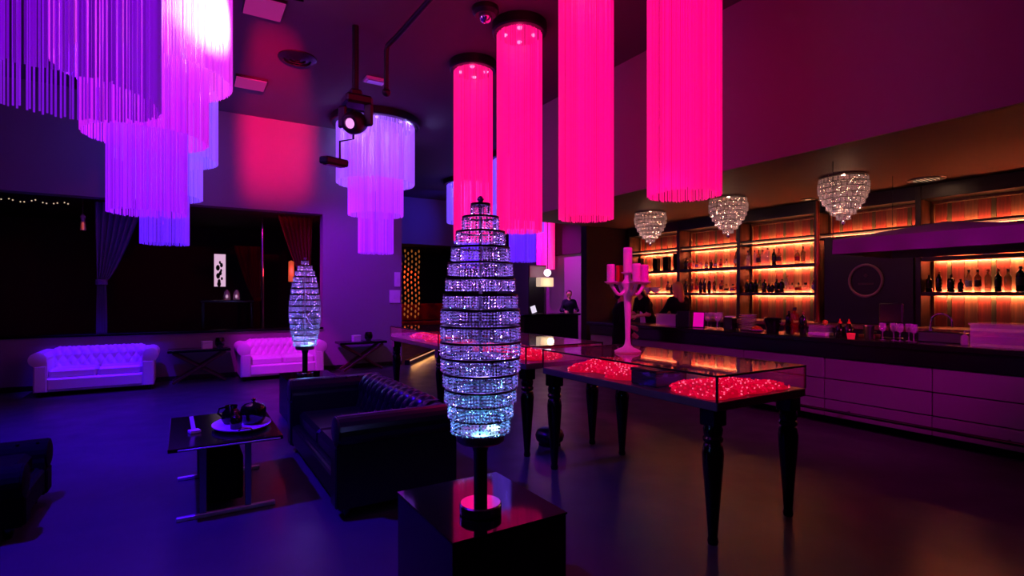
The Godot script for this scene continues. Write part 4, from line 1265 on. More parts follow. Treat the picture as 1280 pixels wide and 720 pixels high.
	var dots := []
	for k in 26:
		var q := Vector3(k * 0.05, -0.05 * absf(sin(k * 0.42)), 0)
		wire.append(q)
		if k % 3 != 1:
			dots.append(q)
	obj("wire", tube(wire, 0.004, 5), M.black_satin, sl)
	var fbm := bead_mesh(0.012, 0.03)
	for q in dots:
		obj("bulb", fbm, M.shade_warm, sl).position = q
	for i in 2:
		var sw := thing("wall_switch", ["upper pale switch plate at the right edge of the pier", "lower, wider pale switch plate at the right edge of the pier"][i], "switch", Vector3(4.26 - 0.06 * i, [2.0, 1.60][i], -12.05), 0.0, "switch plates on the pier")
		obj("plate", box(Vector3(0, 0, 0.012), Vector3([0.14, 0.26][i], [0.34, 0.30][i], 0.024), 0.004), M.white_resin, sw)
		obj("rocker", box(Vector3(0, 0, 0.028), Vector3(0.06, 0.10, 0.012), 0.003), M.white_resin, sw)

func bar() -> void:
	# counter
	var b := thing("bar_counter", "long bar counter with a dark top and pale stone-panelled front", "bar counter", Vector3(7.0, 0, -8.3))
	var L := 11.5
	obj("counter_top", span(Vector3(-0.10, 1.04, -0.05), Vector3(0.60, 1.10, L), 0.01), M.bar_top, b)
	obj("apron", span(Vector3(-0.05, 0.855, 0), Vector3(0.02, 1.04, L)), M.bar_top, b)
	obj("carcass", span(Vector3(0.022, 0.09, 0.0), Vector3(0.55, 1.04, L)), M.black_matte, b)
	obj("kick_plate", span(Vector3(0.08, 0.0, 0.0), Vector3(0.5, 0.09, L)), M.black_matte, b)
	var ys := [0.095, 0.315, 0.575, 0.852]
	for j in 3:
		var n := 10
		for i in n:
			var w := L / n
			obj("stone_panel", span(Vector3(-0.018 - 0.004 * ((i + j) % 3), ys[j] + 0.006, i * w + 0.004), Vector3(0.022, ys[j + 1] - 0.006, (i + 1) * w - 0.004), 0.006), M.bar_stone, b)
	obj("foot_rail", tube([Vector3(-0.14, 0.2, 0.2), Vector3(-0.14, 0.2, L - 0.2)], 0.02, 10), M.black_lacquer, b)
	for i in 8:
		obj("rail_bracket", tube([Vector3(-0.14, 0.2, 0.4 + i * 1.5), Vector3(-0.01, 0.2, 0.4 + i * 1.5)], 0.012, 6), M.black_lacquer, b)
	# raised floor behind the bar and the back counter
	struct("bar_floor", span(Vector3(7.56, 0, -9.58), Vector3(9.5, 0.15, 3.0)), M.black_matte)
	var bc := thing("back_counter", "dark back counter under the lit bottle shelves", "counter", Vector3(8.72, 0.15, -9.55))
	obj("worktop", span(Vector3(0, 0.97, 0), Vector3(0.76, 1.03, 11.0), 0.008), M.wood_trim, bc)
	for i in 10:
		var cab := obj("cabinet", span(Vector3(0.04, 0.06, 0.02 + i * 1.1), Vector3(0.74, 0.965, 1.1 + i * 1.1 - 0.02), 0.005), M.black_satin, bc)
		obj("cabinet_handle", box(Vector3(0.025, 0.8, 0.55 + i * 1.1), Vector3(0.02, 0.02, 0.3), 0.004), M.steel, cab)
	obj("plinth", span(Vector3(0.1, 0.0, 0), Vector3(0.74, 0.06, 11.0)), M.black_matte, bc)
	# lit shelf bays
	var edges := [-9.45, -7.93, -6.46, -4.97, -3.5, -2.03, -0.56]
	var bays := ["lit shelf bay at the far left, behind the bartenders", "lit shelf bay behind the stacked plates and magenta tablet", "lit shelf bay just left of the black emblem board", "shelf bay holding the black emblem board", "lit shelf bay right of the emblem board, under the purple canopy", "rightmost shelf bay, cut by the edge of the view"]
	for i in 6:
		var w: float = edges[i + 1] - edges[i]
		var t := thing("bar_shelf_bay", bays[i], "shelving", Vector3(9.5, 0, edges[i]), 0.0, "bar shelf bays")
		obj("side_post", span(Vector3(-0.36, 1.182, -0.03), Vector3(-0.012, 3.235, 0.03), 0.004), M.wood_brown, t)
		obj("post_front", span(Vector3(-0.385, 1.182, -0.035), Vector3(-0.36, 3.235, 0.035), 0.004), M.shelf_black, t)
		obj("head_board", span(Vector3(-0.37, 3.03, 0.036), Vector3(-0.02, 3.235, w - 0.036), 0.005), M.shelf_black, t)
		obj("frame_rail", span(Vector3(-0.05, 2.985, 0.04), Vector3(-0.012, 3.03, w - 0.04), 0.006), M.wood_trim, t)
		obj("frame_stile", span(Vector3(-0.05, 1.182, 0.035), Vector3(-0.012, 2.985, 0.075), 0.006), M.wood_trim, t)
		var ht := [1.66, 2.165, 2.615]
		for j in 3:
			var y: float = ht[j]
			if i == 3 and j < 2:
				continue
			if j < 2:
				obj("shelf", span(Vector3(-0.365, y - 0.03, 0.032), Vector3(-0.058, y + 0.025, w - 0.036), 0.004), M.shelf_black, t)
			else:
				obj("top_rail", span(Vector3(-0.365, y + 0.025, 0.032), Vector3(-0.09, y + 0.055, w - 0.036), 0.004), M.shelf_black, t)
				obj("top_rail", span(Vector3(-0.365, y - 0.045, 0.032), Vector3(-0.09, y - 0.015, w - 0.036), 0.004), M.shelf_black, t)
				obj("front_led_strip", span(Vector3(-0.30, y + 0.0, 0.04), Vector3(-0.28, y + 0.012, w - 0.04)), M.led_amber_line, t)
			obj("led_strip", span(Vector3(-0.054, y - 0.012, 0.08), Vector3(-0.042, y + 0.012, w - 0.04)), M.led_warm, t)
			area("shelf_led_light", Vector3(-0.036, y, w / 2 + 0.02), Vector3(0, y, w / 2 + 0.02), Vector2(w - 0.12, 0.024), Color(1, 0.44, 0.19), 11.0, t)
	# bottles
	var G := {"d": M.dark_glass, "c": M.clear_glass, "a": M.amber_glass, "r": M.red_glass, "g": M.green_glass, "o": M.dark_green_glass}
	var C := {"d": "dark", "c": "clear", "a": "amber", "r": "red", "g": "bright green", "o": "dark green"}
	var K := {"wine": "slim wine bottle", "spirit": "round-shouldered spirit bottle", "tall": "tall spirit bottle", "decanter": "wide decanter", "flask": "squat flask bottle", "small": "small bottle", "big": "large liqueur bottle"}
	var rows := [
		[2.19, "upper shelf, bay behind the stacked plates", [[-7.84, "spirit", "d"], [-7.74, "spirit", "a"], [-7.642, "small", "c"], [-7.559, "small", "a"], [-7.456, "small", "c"], [-7.315, "small", "r"], [-7.196, "small", "d"], [-7.099, "small", "r"], [-6.965, "small", "a"], [-6.834, "small", "c"], [-6.616, "tall", "r"]]],
		[1.685, "lower shelf, bay behind the stacked plates", [[-7.845, "wine", "d"], [-7.684, "wine", "r"], [-7.565, "wine", "a"], [-7.456, "wine", "d"], [-7.36, "wine", "d"], [-7.244, "wine", "d"], [-7.118, "wine", "r"], [-6.95, "spirit", "a"], [-6.834, "flask", "a"], [-6.688, "flask", "a"], [-6.575, "spirit", "r"]]],
		[2.19, "upper shelf, bay left of emblem board", [[-6.354, "tall", "c"], [-6.212, "tall", "c"], [-6.13, "tall", "a"], [-6.045, "tall", "c"], [-5.95, "big", "c"], [-5.82, "tall", "d"], [-5.725, "tall", "a"], [-5.383, "spirit", "r"], [-5.28, "tall", "g"]]],
		[1.685, "lower shelf, bay left of emblem board", [[-6.37, "spirit", "d"], [-6.28, "spirit", "d"], [-6.19, "spirit", "o"], [-6.10, "spirit", "g"], [-6.01, "spirit", "o"], [-5.92, "small", "d"], [-5.85, "small", "d"], [-5.765, "spirit", "o"], [-5.67, "spirit", "d"], [-5.58, "tall", "c"], [-5.478, "flask", "c"], [-5.365, "flask", "a"], [-5.235, "decanter", "c"], [-5.08, "spirit", "r"]]],
		[1.685, "lower shelf under the purple canopy", [[-3.36, "flask", "r"], [-3.594 + 0.36, "spirit", "d"], [-3.14, "wine", "d"], [-2.99, "spirit", "d"], [-2.90, "spirit", "o"], [-2.80, "tall", "a"], [-2.66, "tall", "g"], [-2.55, "tall", "o"], [-2.46, "tall", "g"], [-2.33, "big", "d"], [-2.17, "decanter", "c"]]],
		[1.685, "lower shelf, far left bay", [[-9.29, "flask", "r"], [-9.16, "spirit", "d"], [-8.35, "spirit", "a"], [-8.25, "small", "d"]]],
	]
	# the canopy bay keeps the photographed spacing
	rows[4][2] = [[-3.42, "spirit", "d"], [-3.30, "wine", "d"], [-3.16, "spirit", "d"], [-3.05, "small", "d"], [-2.96, "tall", "a"], [-2.86, "tall", "r"], [-2.75, "tall", "g"], [-2.645, "tall", "o"], [-2.545, "tall", "g"], [-2.42, "big", "d"], [-2.28, "decanter", "c"], [-2.14, "spirit", "d"]]
	for r in rows:
		var k := 0
		for q in r[2]:
			bottle(q[1], G[q[2]], "%s %s, %s from left, %s" % [C[q[2]], K[q[1]], ORD[k], r[1]], Vector3(9.27, r[0] + 0.001, q[0]), 0.98)
			k += 1
	var bxz := [-9.19, -8.69, -8.38, -8.10]
	for i in 4:
		var t := thing("gift_box", "dark upright bottle box, %s from left, upper shelf, far left bay" % ORD[i], "box", Vector3(9.27, 2.191, bxz[i]), 0.0, "dark bottle boxes")
		var hh: float = [0.30, 0.27, 0.29, 0.34][i]
		obj("carton", box(Vector3(0, hh / 2, 0), Vector3(0.11, hh, [0.10, 0.13, 0.15, 0.11][i]), 0.004), M.black_matte, t)
		obj("carton_lid", box(Vector3(0, hh + 0.01, 0), Vector3(0.115, 0.02, [0.105, 0.135, 0.155, 0.115][i]), 0.003), M.black_satin, t)
	for i in 2:
		var t := thing("shelf_bowl", ["pale bowl at the left of the lower far left shelf", "pale bowl at the middle of the lower far left shelf"][i], "bowl", Vector3(9.27, 1.686, [-8.98, -8.72][i]), 0.0, "pale bowls on the lower shelf")
		obj("bowl_body", lathe([[0.0, 0.0], [0.05, 0.0], [0.10, 0.05], [0.12, 0.12], [0.114, 0.12], [0.095, 0.055], [0.0, 0.012]], 20), M.white_resin, t)
		obj("bowl_rim", lathe([[0.113, 0.119], [0.122, 0.119], [0.122, 0.126], [0.113, 0.126], [0.113, 0.119]], 20), M.steel, t)
	# board with the ring emblem
	var sb := thing("emblem_board", "black board with a faint reddish ring emblem, between the lit shelf bays", "board", Vector3(9.08, 1.185, -4.20))
	obj("board", span(Vector3(0, 0, -0.62), Vector3(0.05, 1.40, 0.66), 0.008), M.black_satin, sb)
	var rp := []
	for i in 41:
		var a := TAU * i / 40
		rp.append(Vector3(-0.012, 0.68 + 0.245 * sin(a), 0.02 + 0.235 * cos(a)))
	obj("emblem_ring", tube(rp, 0.021, 8), mat("emblem_paint", Color(0.62, 0.42, 0.50), 0.7), sb)
	obj("emblem_bar", box(Vector3(-0.004, 0.63, 0.02), Vector3(0.008, 0.03, 0.22), 0.002), mat("emblem_faint", Color(0.30, 0.18, 0.22), 0.7), sb)
	obj("emblem_mark", box(Vector3(-0.004, 0.76, 0.02), Vector3(0.008, 0.05, 0.05), 0.002, Basis(Vector3.RIGHT, PI / 4)), M.emblem_faint, sb)
	var cpst := thing("copper_post", "slim copper-sheened post at the left edge of the emblem board", "post", Vector3(9.04, 1.185, -4.90))
	obj("post_shaft", lathe([[0.03, 0.02], [0.03, 2.03], [0.0, 2.03]], 14), mat("copper", Color(0.7, 0.35, 0.2), 0.3, 0.8), cpst)
	obj("post_collar", lathe([[0.0, 0.0], [0.045, 0.0], [0.045, 0.03], [0.03, 0.04]], 14), M.copper, cpst)
	# crystal chandeliers along the bar
	bar_chandelier("small crystal chandelier nearest the camera, at the right of the bar", Vector3(7.54, 3.24, -3.75))
	var bch: Node3D = get_node("crystal_chandelier")
	dup(bch, "crystal_chandelier", Vector3(7.60, 3.24, -5.57), 0.5, "middle crystal chandelier, just right of the widest magenta pendant")
	dup(bch, "crystal_chandelier", Vector3(7.64, 3.24, -7.32), 1.1, "farthest crystal chandelier, under the bottom of the widest magenta pendant's left")
	# recessed lights in the dropped ceiling
	var dl := thing("recessed_grille_light", "round recessed grille light in the bar ceiling, right of the nearest chandelier", "ceiling light", Vector3(8.72, 3.24, -3.25))
	obj("trim_ring", lathe([[0.15, -0.015], [0.21, -0.015], [0.22, 0.0], [0.15, 0.0], [0.15, -0.015]], 28), M.steel, dl)
	obj("lamp_face", lathe([[0.0, -0.006], [0.15, -0.006], [0.15, -0.001], [0.0, -0.001]], 24), M.shade_warm, dl)
	for i in 5:
		obj("grille_bar", box(Vector3(0, -0.012, -0.1 + 0.05 * i), Vector3(0.29, 0.008, 0.02)), M.black_satin, dl)
	var d2 := thing("recessed_spot", "tiny recessed spot in the bar ceiling between two crystal chandeliers", "ceiling light", Vector3(8.87, 3.24, -4.97))
	obj("trim_ring", lathe([[0.05, -0.012], [0.11, -0.012], [0.12, 0.0], [0.05, 0.0], [0.05, -0.012]], 24), M.black_satin, d2)
	obj("lamp_face", lathe([[0.0, -0.008], [0.05, -0.008], [0.05, -0.001], [0.0, -0.001]], 16), M.shade_warm, d2)
	area("recessed_lamp_light", Vector3(8.72, 3.21, -3.25), Vector3(8.72, 0, -3.25), Vector2(0.25, 0.25), Color(1, 0.5, 0.3), 0.12)
	canopy()
	bar_items()

func canopy() -> void:
	var t := thing("fabric_canopy", "low hipped fabric canopy glowing purple over the right end of the bar", "canopy", Vector3(7.35, 2.13, -2.5))
	var c := [Vector3(-0.75, 0.17, -0.9), Vector3(0.75, 0.17, -0.9), Vector3(0.75, 0.17, 0.9), Vector3(-0.75, 0.17, 0.9)]
	var pk := Vector3(0, 0.35, -0.05)
	var top := S()
	for i in 4:
		tri(top, c[i], c[(i + 1) % 4], pk, Vector3(0, -1, 0))
		tri(top, c[i] - Vector3(0, 0.012, 0), c[(i + 1) % 4] - Vector3(0, 0.012, 0), pk - Vector3(0, 0.012, 0), Vector3(0, 3, 0))
	obj("roof_cloth", top, M.canopy_cloth, t)
	for i in 4:
		var a: Vector3 = c[i]
		var b: Vector3 = c[(i + 1) % 4]
		var dir := b - a
		var out := Vector3(-dir.z, 0, dir.x).normalized()
		if out.dot((a + b) / 2) < 0:
			out = -out
		var st := S()
		add_grid(st, 30, 5, func(u: float, v: float) -> Vector3: return a + dir * u + Vector3(0, -0.17 * v, 0) + out * (0.02 * v * sin(u * 26.0) + 0.002))
		add_grid(st, 30, 5, func(u: float, v: float) -> Vector3: return a + dir * u + Vector3(0, -0.17 * v, 0) + out * (0.02 * v * sin(u * 26.0) - 0.004), true)
		obj("valance", st, M.canopy_cloth, t)
		obj("edge_rod", tube([a - Vector3(0, 0.01, 0) - out * 0.02, b - Vector3(0, 0.01, 0) - out * 0.02], 0.012, 6), M.black_satin, t)
		obj("rib", tube([a * 0.985 - Vector3(0, 0.012, 0), pk - Vector3(0, 0.03, 0)], 0.010, 6), M.black_satin, t)
		obj("hanging_cable", tube([a, a + Vector3(0, 0.94, 0)], 0.004, 5), M.black_satin, t)

func bar_items() -> void:
	var y := 1.1008
	var mb := thing("menu_box", "black menu box standing left of the magenta tablet on the bar", "box", Vector3(7.25, y, -6.14), 0.1)
	obj("box_shell", box(Vector3(0, 0.135, 0), Vector3(0.16, 0.27, 0.24), 0.008), M.black_satin, mb)
	obj("box_rim", box(Vector3(0, 0.275, 0), Vector3(0.165, 0.012, 0.245), 0.003), M.black_gloss, mb)
	var tb := thing("placard", "magenta placard propped upright on the bar, its brightness painted in", "placard", Vector3(7.22, y, -5.86), 0.15)
	obj("placard_body", box(Vector3(0.02, 0.13, 0), Vector3(0.015, 0.26, 0.21), 0.005, Basis(Vector3(0, 0, 1), -0.12)), M.black_satin, tb)
	obj("placard_face", box(Vector3(0.009, 0.132, 0), Vector3(0.004, 0.235, 0.185), 0.0, Basis(Vector3(0, 0, 1), -0.12)), M.menu_pink, tb)
	obj("placard_stand", box(Vector3(0.07, 0.006, 0), Vector3(0.13, 0.012, 0.14), 0.003), M.black_satin, tb)
	var wg := [[7.34, -5.70], [7.18, -5.64], [7.43, -5.60], [7.28, -5.54], [7.19, -5.46]]
	for i in 5:
		wine_glass("clear wine glass, %s from left in the cluster right of the magenta tablet" % ORD[i], Vector3(wg[i][0], y, wg[i][1]), 1.25, "wine glasses right of the tablet")
	var b2 := thing("napkin_box", "dark box with a violet-lit side, right of the wine glass cluster", "box", Vector3(7.28, y, -5.30), 0.1)
	obj("box_shell", box(Vector3(0, 0.095, 0), Vector3(0.15, 0.19, 0.15), 0.008), M.black_lacquer, b2)
	obj("napkins", box(Vector3(0, 0.2, 0), Vector3(0.12, 0.02, 0.12), 0.004), M.paper, b2)
	for i in 9:
		var p := thing("dinner_plate", "pale plate, %s from the bottom of the stack near the glass cluster" % ORD[i], "plate", Vector3(7.40, y + 0.027 * i, -5.08 + 0.004 * (i % 3)), 0.0, "stacked pale plates")
		obj("plate_dish", lathe([[0.0, 0.0], [0.07, 0.0], [0.125, 0.016], [0.128, 0.021], [0.12, 0.019], [0.07, 0.006], [0.0, 0.006]], 22), M.white_resin, p)
		obj("plate_rim", lathe([[0.122, 0.0195], [0.129, 0.0205], [0.129, 0.023], [0.122, 0.022], [0.122, 0.0195]], 22), M.gold_foil, p)
	var fp := thing("snack_dish", "small dish of orange fruit slices on the bar", "dish", Vector3(7.28, y, -4.84))
	obj("dish", lathe([[0.0, 0.0], [0.07, 0.0], [0.115, 0.02], [0.115, 0.026], [0.07, 0.008], [0.0, 0.008]], 20), M.white_resin, fp)
	for i in 6:
		obj("fruit_slice", lathe([[0.0, -0.008], [0.04, -0.008], [0.044, 0.0], [0.04, 0.008], [0.0, 0.008]], 12, Vector3(0.045 * cos(i * 1.1), 0.035 + 0.008 * (i % 3), 0.05 * sin(i * 1.1)), Basis.from_euler(Vector3(0.7 * sin(i * 2.0), i, 0.5))), M.orange_plastic, fp)
	wine_glass("left of two wine glasses behind the dish of orange slices", Vector3(7.47, y, -4.78), 0.9)
	wine_glass("right of two wine glasses behind the dish of orange slices", Vector3(7.47, y, -4.69), 0.9)
	var ib := thing("champagne_bucket", "round black champagne bucket right of the dish of orange slices", "ice bucket", Vector3(7.26, y, -4.58))
	obj("bucket", lathe([[0.0, 0.0], [0.075, 0.0], [0.10, 0.10], [0.115, 0.20], [0.12, 0.21], [0.108, 0.205], [0.09, 0.1], [0.0, 0.02]], 22), M.black_lacquer, ib)
	for s in [-1, 1]:
		obj("ring_handle", tube([Vector3(0, 0.17, 0.11 * s), Vector3(0, 0.18, 0.135 * s), Vector3(0, 0.13, 0.14 * s), Vector3(0, 0.13, 0.105 * s)], 0.007, 6), M.steel, ib)
	bottle("spirit", M.red_glass, "red-lit bottle between the champagne bucket and the dark tall bottles", Vector3(7.28, y, -4.395), 0.6, "", "bottle", false)
	bottle("big", M.dark_glass, "left tall dark bottle at the middle of the bar counter", Vector3(7.22, y, -4.31), 0.95, "", "bottle", false)
	bottle("big", M.red_glass, "tallest violet-lit bottle at the middle of the bar counter", Vector3(7.18, y, -4.205), 1.1, "", "bottle", false)
	bottle("big", M.dark_glass, "right tall dark bottle beside the tallest violet-lit bottle", Vector3(7.2, y, -4.10), 0.92, "", "bottle", false)
	var cb := thing("garnish_tray", "clear lidded garnish tray left of the dark post", "tray", Vector3(7.30, y, -3.92), 0.0)
	obj("tray_base", box(Vector3(0, 0.02, 0), Vector3(0.20, 0.04, 0.24), 0.006), M.white_resin, cb)
	obj("tray_cover", box(Vector3(0, 0.09, 0), Vector3(0.19, 0.098, 0.23), 0.01), M.clear_glass, cb)
	var lm := thing("lemon", "yellow lemon on top of the garnish tray", "lemon", Vector3(7.3, y + 0.1745, -3.86))
	obj("fruit", lathe([[0.0, -0.035], [0.012, -0.032], [0.03, -0.02], [0.036, 0.0], [0.03, 0.02], [0.012, 0.033], [0.0, 0.04]], 16, Vector3.ZERO, Basis(Vector3(0, 0, 1), PI / 2)), M.lemon, lm)
	obj("stem_end", ball(0.006, Vector3(0.036, 0, 0), 6), M.green_plastic, lm)
	for i in 2:
		var t := thing("pour_bottle", ["left of two squat bottles with orange pour spouts", "right of two squat bottles with orange pour spouts"][i], "bottle", Vector3(7.24, y, [-3.64, -3.53][i]), 0.0, "squat bottles with orange spouts")
		obj("bottle_body", lathe([[0.0, 0.0], [0.045, 0.0], [0.05, 0.01], [0.05, 0.13], [0.02, 0.17], [0.018, 0.18], [0.0, 0.18]], 16), M.dark_glass, t)
		obj("pour_spout", lathe([[0.022, 0.175], [0.022, 0.19], [0.012, 0.20], [0.006, 0.235], [0.0, 0.235]], 10), M.orange_plastic, t)
	var cbd := thing("cutting_board", "low wooden tray beside the bottles with orange spouts", "tray", Vector3(7.48, y, -3.40))
	obj("board", box(Vector3(0, 0.02, 0), Vector3(0.15, 0.04, 0.20), 0.006), M.wood_trim, cbd)
	for i in 3:
		obj("lime_wedge", ball(0.024, Vector3(-0.03 + 0.03 * i, 0.06, 0.05 * (i - 1)), 8, 0.8), M.green_plastic, cbd)
	var gc := thing("green_cup", "tall dark green cup in front of the emblem board", "cup", Vector3(7.24, y, -3.30))
	obj("cup_body", lathe([[0.0, 0.0], [0.045, 0.0], [0.06, 0.16], [0.056, 0.16], [0.042, 0.01], [0.0, 0.01]], 18), M.green_plastic, gc)
	obj("cup_rim", lathe([[0.055, 0.158], [0.062, 0.158], [0.062, 0.166], [0.055, 0.166], [0.055, 0.158]], 18), M.steel, gc)
	var pm := thing("order_monitor", "dark order monitor seen from behind, right of the green cup", "monitor", Vector3(7.42, y, -3.13), 0.0)
	obj("monitor_back", box(Vector3(0, 0.32, 0), Vector3(0.04, 0.24, 0.26), 0.012), M.black_satin, pm)
	obj("monitor_neck", box(Vector3(0.01, 0.11, 0), Vector3(0.03, 0.19, 0.06), 0.006), M.black_satin, pm)
	obj("monitor_foot", box(Vector3(0.01, 0.01, 0), Vector3(0.16, 0.02, 0.20), 0.006), M.black_satin, pm)
	var wh := [[7.18, -3.12], [7.22, -3.02], [7.16, -2.93], [7.24, -2.87], [7.16, -2.79]]
	for i in 5:
		wine_glass("clear wine glass, %s from left in the row in front of the monitor" % ORD[i], Vector3(wh[i][0], y, wh[i][1]), 1.0, "wine glasses by the monitor")
	var rc := thing("tea_light", "small red glowing tea light on the front edge of the bar", "candle", Vector3(7.02, y, -3.40))
	obj("glass_cup", lathe([[0.0, 0.0], [0.038, 0.0], [0.048, 0.07], [0.044, 0.07], [0.034, 0.008], [0.0, 0.008]], 16), M.candle_red, rc)
	obj("flame", ball(0.01, Vector3(0, 0.03, 0), 8, 1.6), M.lens_red, rc)
	omni("tea_light_glow", Vector3(0, 0.16, 0), Color(1, 0.05, 0.1), 0.02, 0.03, rc)
	var sk := thing("sink_unit", "lit steel sink edge at the bar under the gooseneck tap", "sink", Vector3(7.42, y, -2.60))
	obj("sink_rim", box(Vector3(0, 0.06, 0), Vector3(0.22, 0.12, 0.42), 0.01), M.steel, sk)
	obj("sink_bowl", box(Vector3(0, 0.122, 0), Vector3(0.16, 0.006, 0.34), 0.002), M.black_gloss, sk)
	var fp2 := []
	for i in 13:
		var a := PI * i / 12.0
		fp2.append(Vector3(0.0, 0.10 + 0.10 * sin(a), -0.10 * cos(a)))
	fp2.push_front(Vector3(0, 0.0, -0.10))
	fp2.append(Vector3(0, 0.05, 0.102))
	var fc := thing("gooseneck_tap", "arched chrome gooseneck tap above the bar sink", "tap", Vector3(7.42, y + 0.127, -2.62))
	obj("spout", tube(fp2, 0.012, 10), M.chrome, fc)
	obj("tap_base", lathe([[0.0, 0.0], [0.025, 0.0], [0.022, 0.03], [0.0, 0.03]], 14, Vector3(0, 0, -0.10)), M.chrome, fc)
	obj("tap_lever", tube([Vector3(0, 0.02, -0.10), Vector3(0.03, 0.05, -0.13)], 0.006, 6), M.chrome, fc)
	var so := thing("soap_pump", "pale soap pump bottle right of the gooseneck tap", "soap bottle", Vector3(7.25, y, -2.35))
	obj("bottle_body", lathe([[0.0, 0.0], [0.034, 0.0], [0.036, 0.01], [0.034, 0.09], [0.015, 0.11], [0.0, 0.11]], 14), M.white_resin, so)
	obj("pump", tube([Vector3(0, 0.105, 0), Vector3(0, 0.15, 0), Vector3(0, 0.155, 0.035)], 0.007, 7), M.white_resin, so)
	var jr := thing("small_jar", "small lidded jar between the soap pump and the ice bin", "jar", Vector3(7.48, y, -2.31))
	obj("jar_body", lathe([[0.0, 0.0], [0.03, 0.0], [0.034, 0.01], [0.034, 0.08], [0.0, 0.085]], 14), M.clear_glass, jr)
	obj("jar_lid", lathe([[0.0, 0.085], [0.036, 0.085], [0.036, 0.10], [0.0, 0.102]], 14), M.gold_foil, jr)
	var ac := thing("ice_bin", "large clear acrylic ice bin at the right end of the bar", "ice bin", Vector3(7.22, y, -1.85))
	obj("bin_front", box(Vector3(-0.20, 0.115, 0), Vector3(0.012, 0.23, 0.76), 0.003), M.clear_glass, ac)
	obj("bin_back", box(Vector3(0.20, 0.115, 0), Vector3(0.012, 0.23, 0.76), 0.003), M.clear_glass, ac)
	for s in [-1, 1]:
		obj("bin_side", box(Vector3(0, 0.115, 0.374 * s), Vector3(0.385, 0.23, 0.012), 0.003), M.clear_glass, ac)
	obj("bin_lid", box(Vector3(0, 0.24, 0), Vector3(0.43, 0.018, 0.79), 0.006), M.clear_glass, ac)
	obj("bin_floor", box(Vector3(0, 0.006, 0), Vector3(0.38, 0.01, 0.73)), M.black_satin, ac)
	var ce := thing("clear_case", "clear case tinted violet in front of the blonde bartender", "case", Vector3(7.3, y, -6.52))
	obj("case_front", box(Vector3(-0.12, 0.10, 0), Vector3(0.01, 0.20, 0.44), 0.003), M.crystal, ce)
	obj("case_top", box(Vector3(0, 0.205, 0), Vector3(0.26, 0.01, 0.44), 0.003), M.crystal, ce)
	obj("case_back", box(Vector3(0.12, 0.10, 0), Vector3(0.01, 0.20, 0.44), 0.003), M.black_satin, ce)

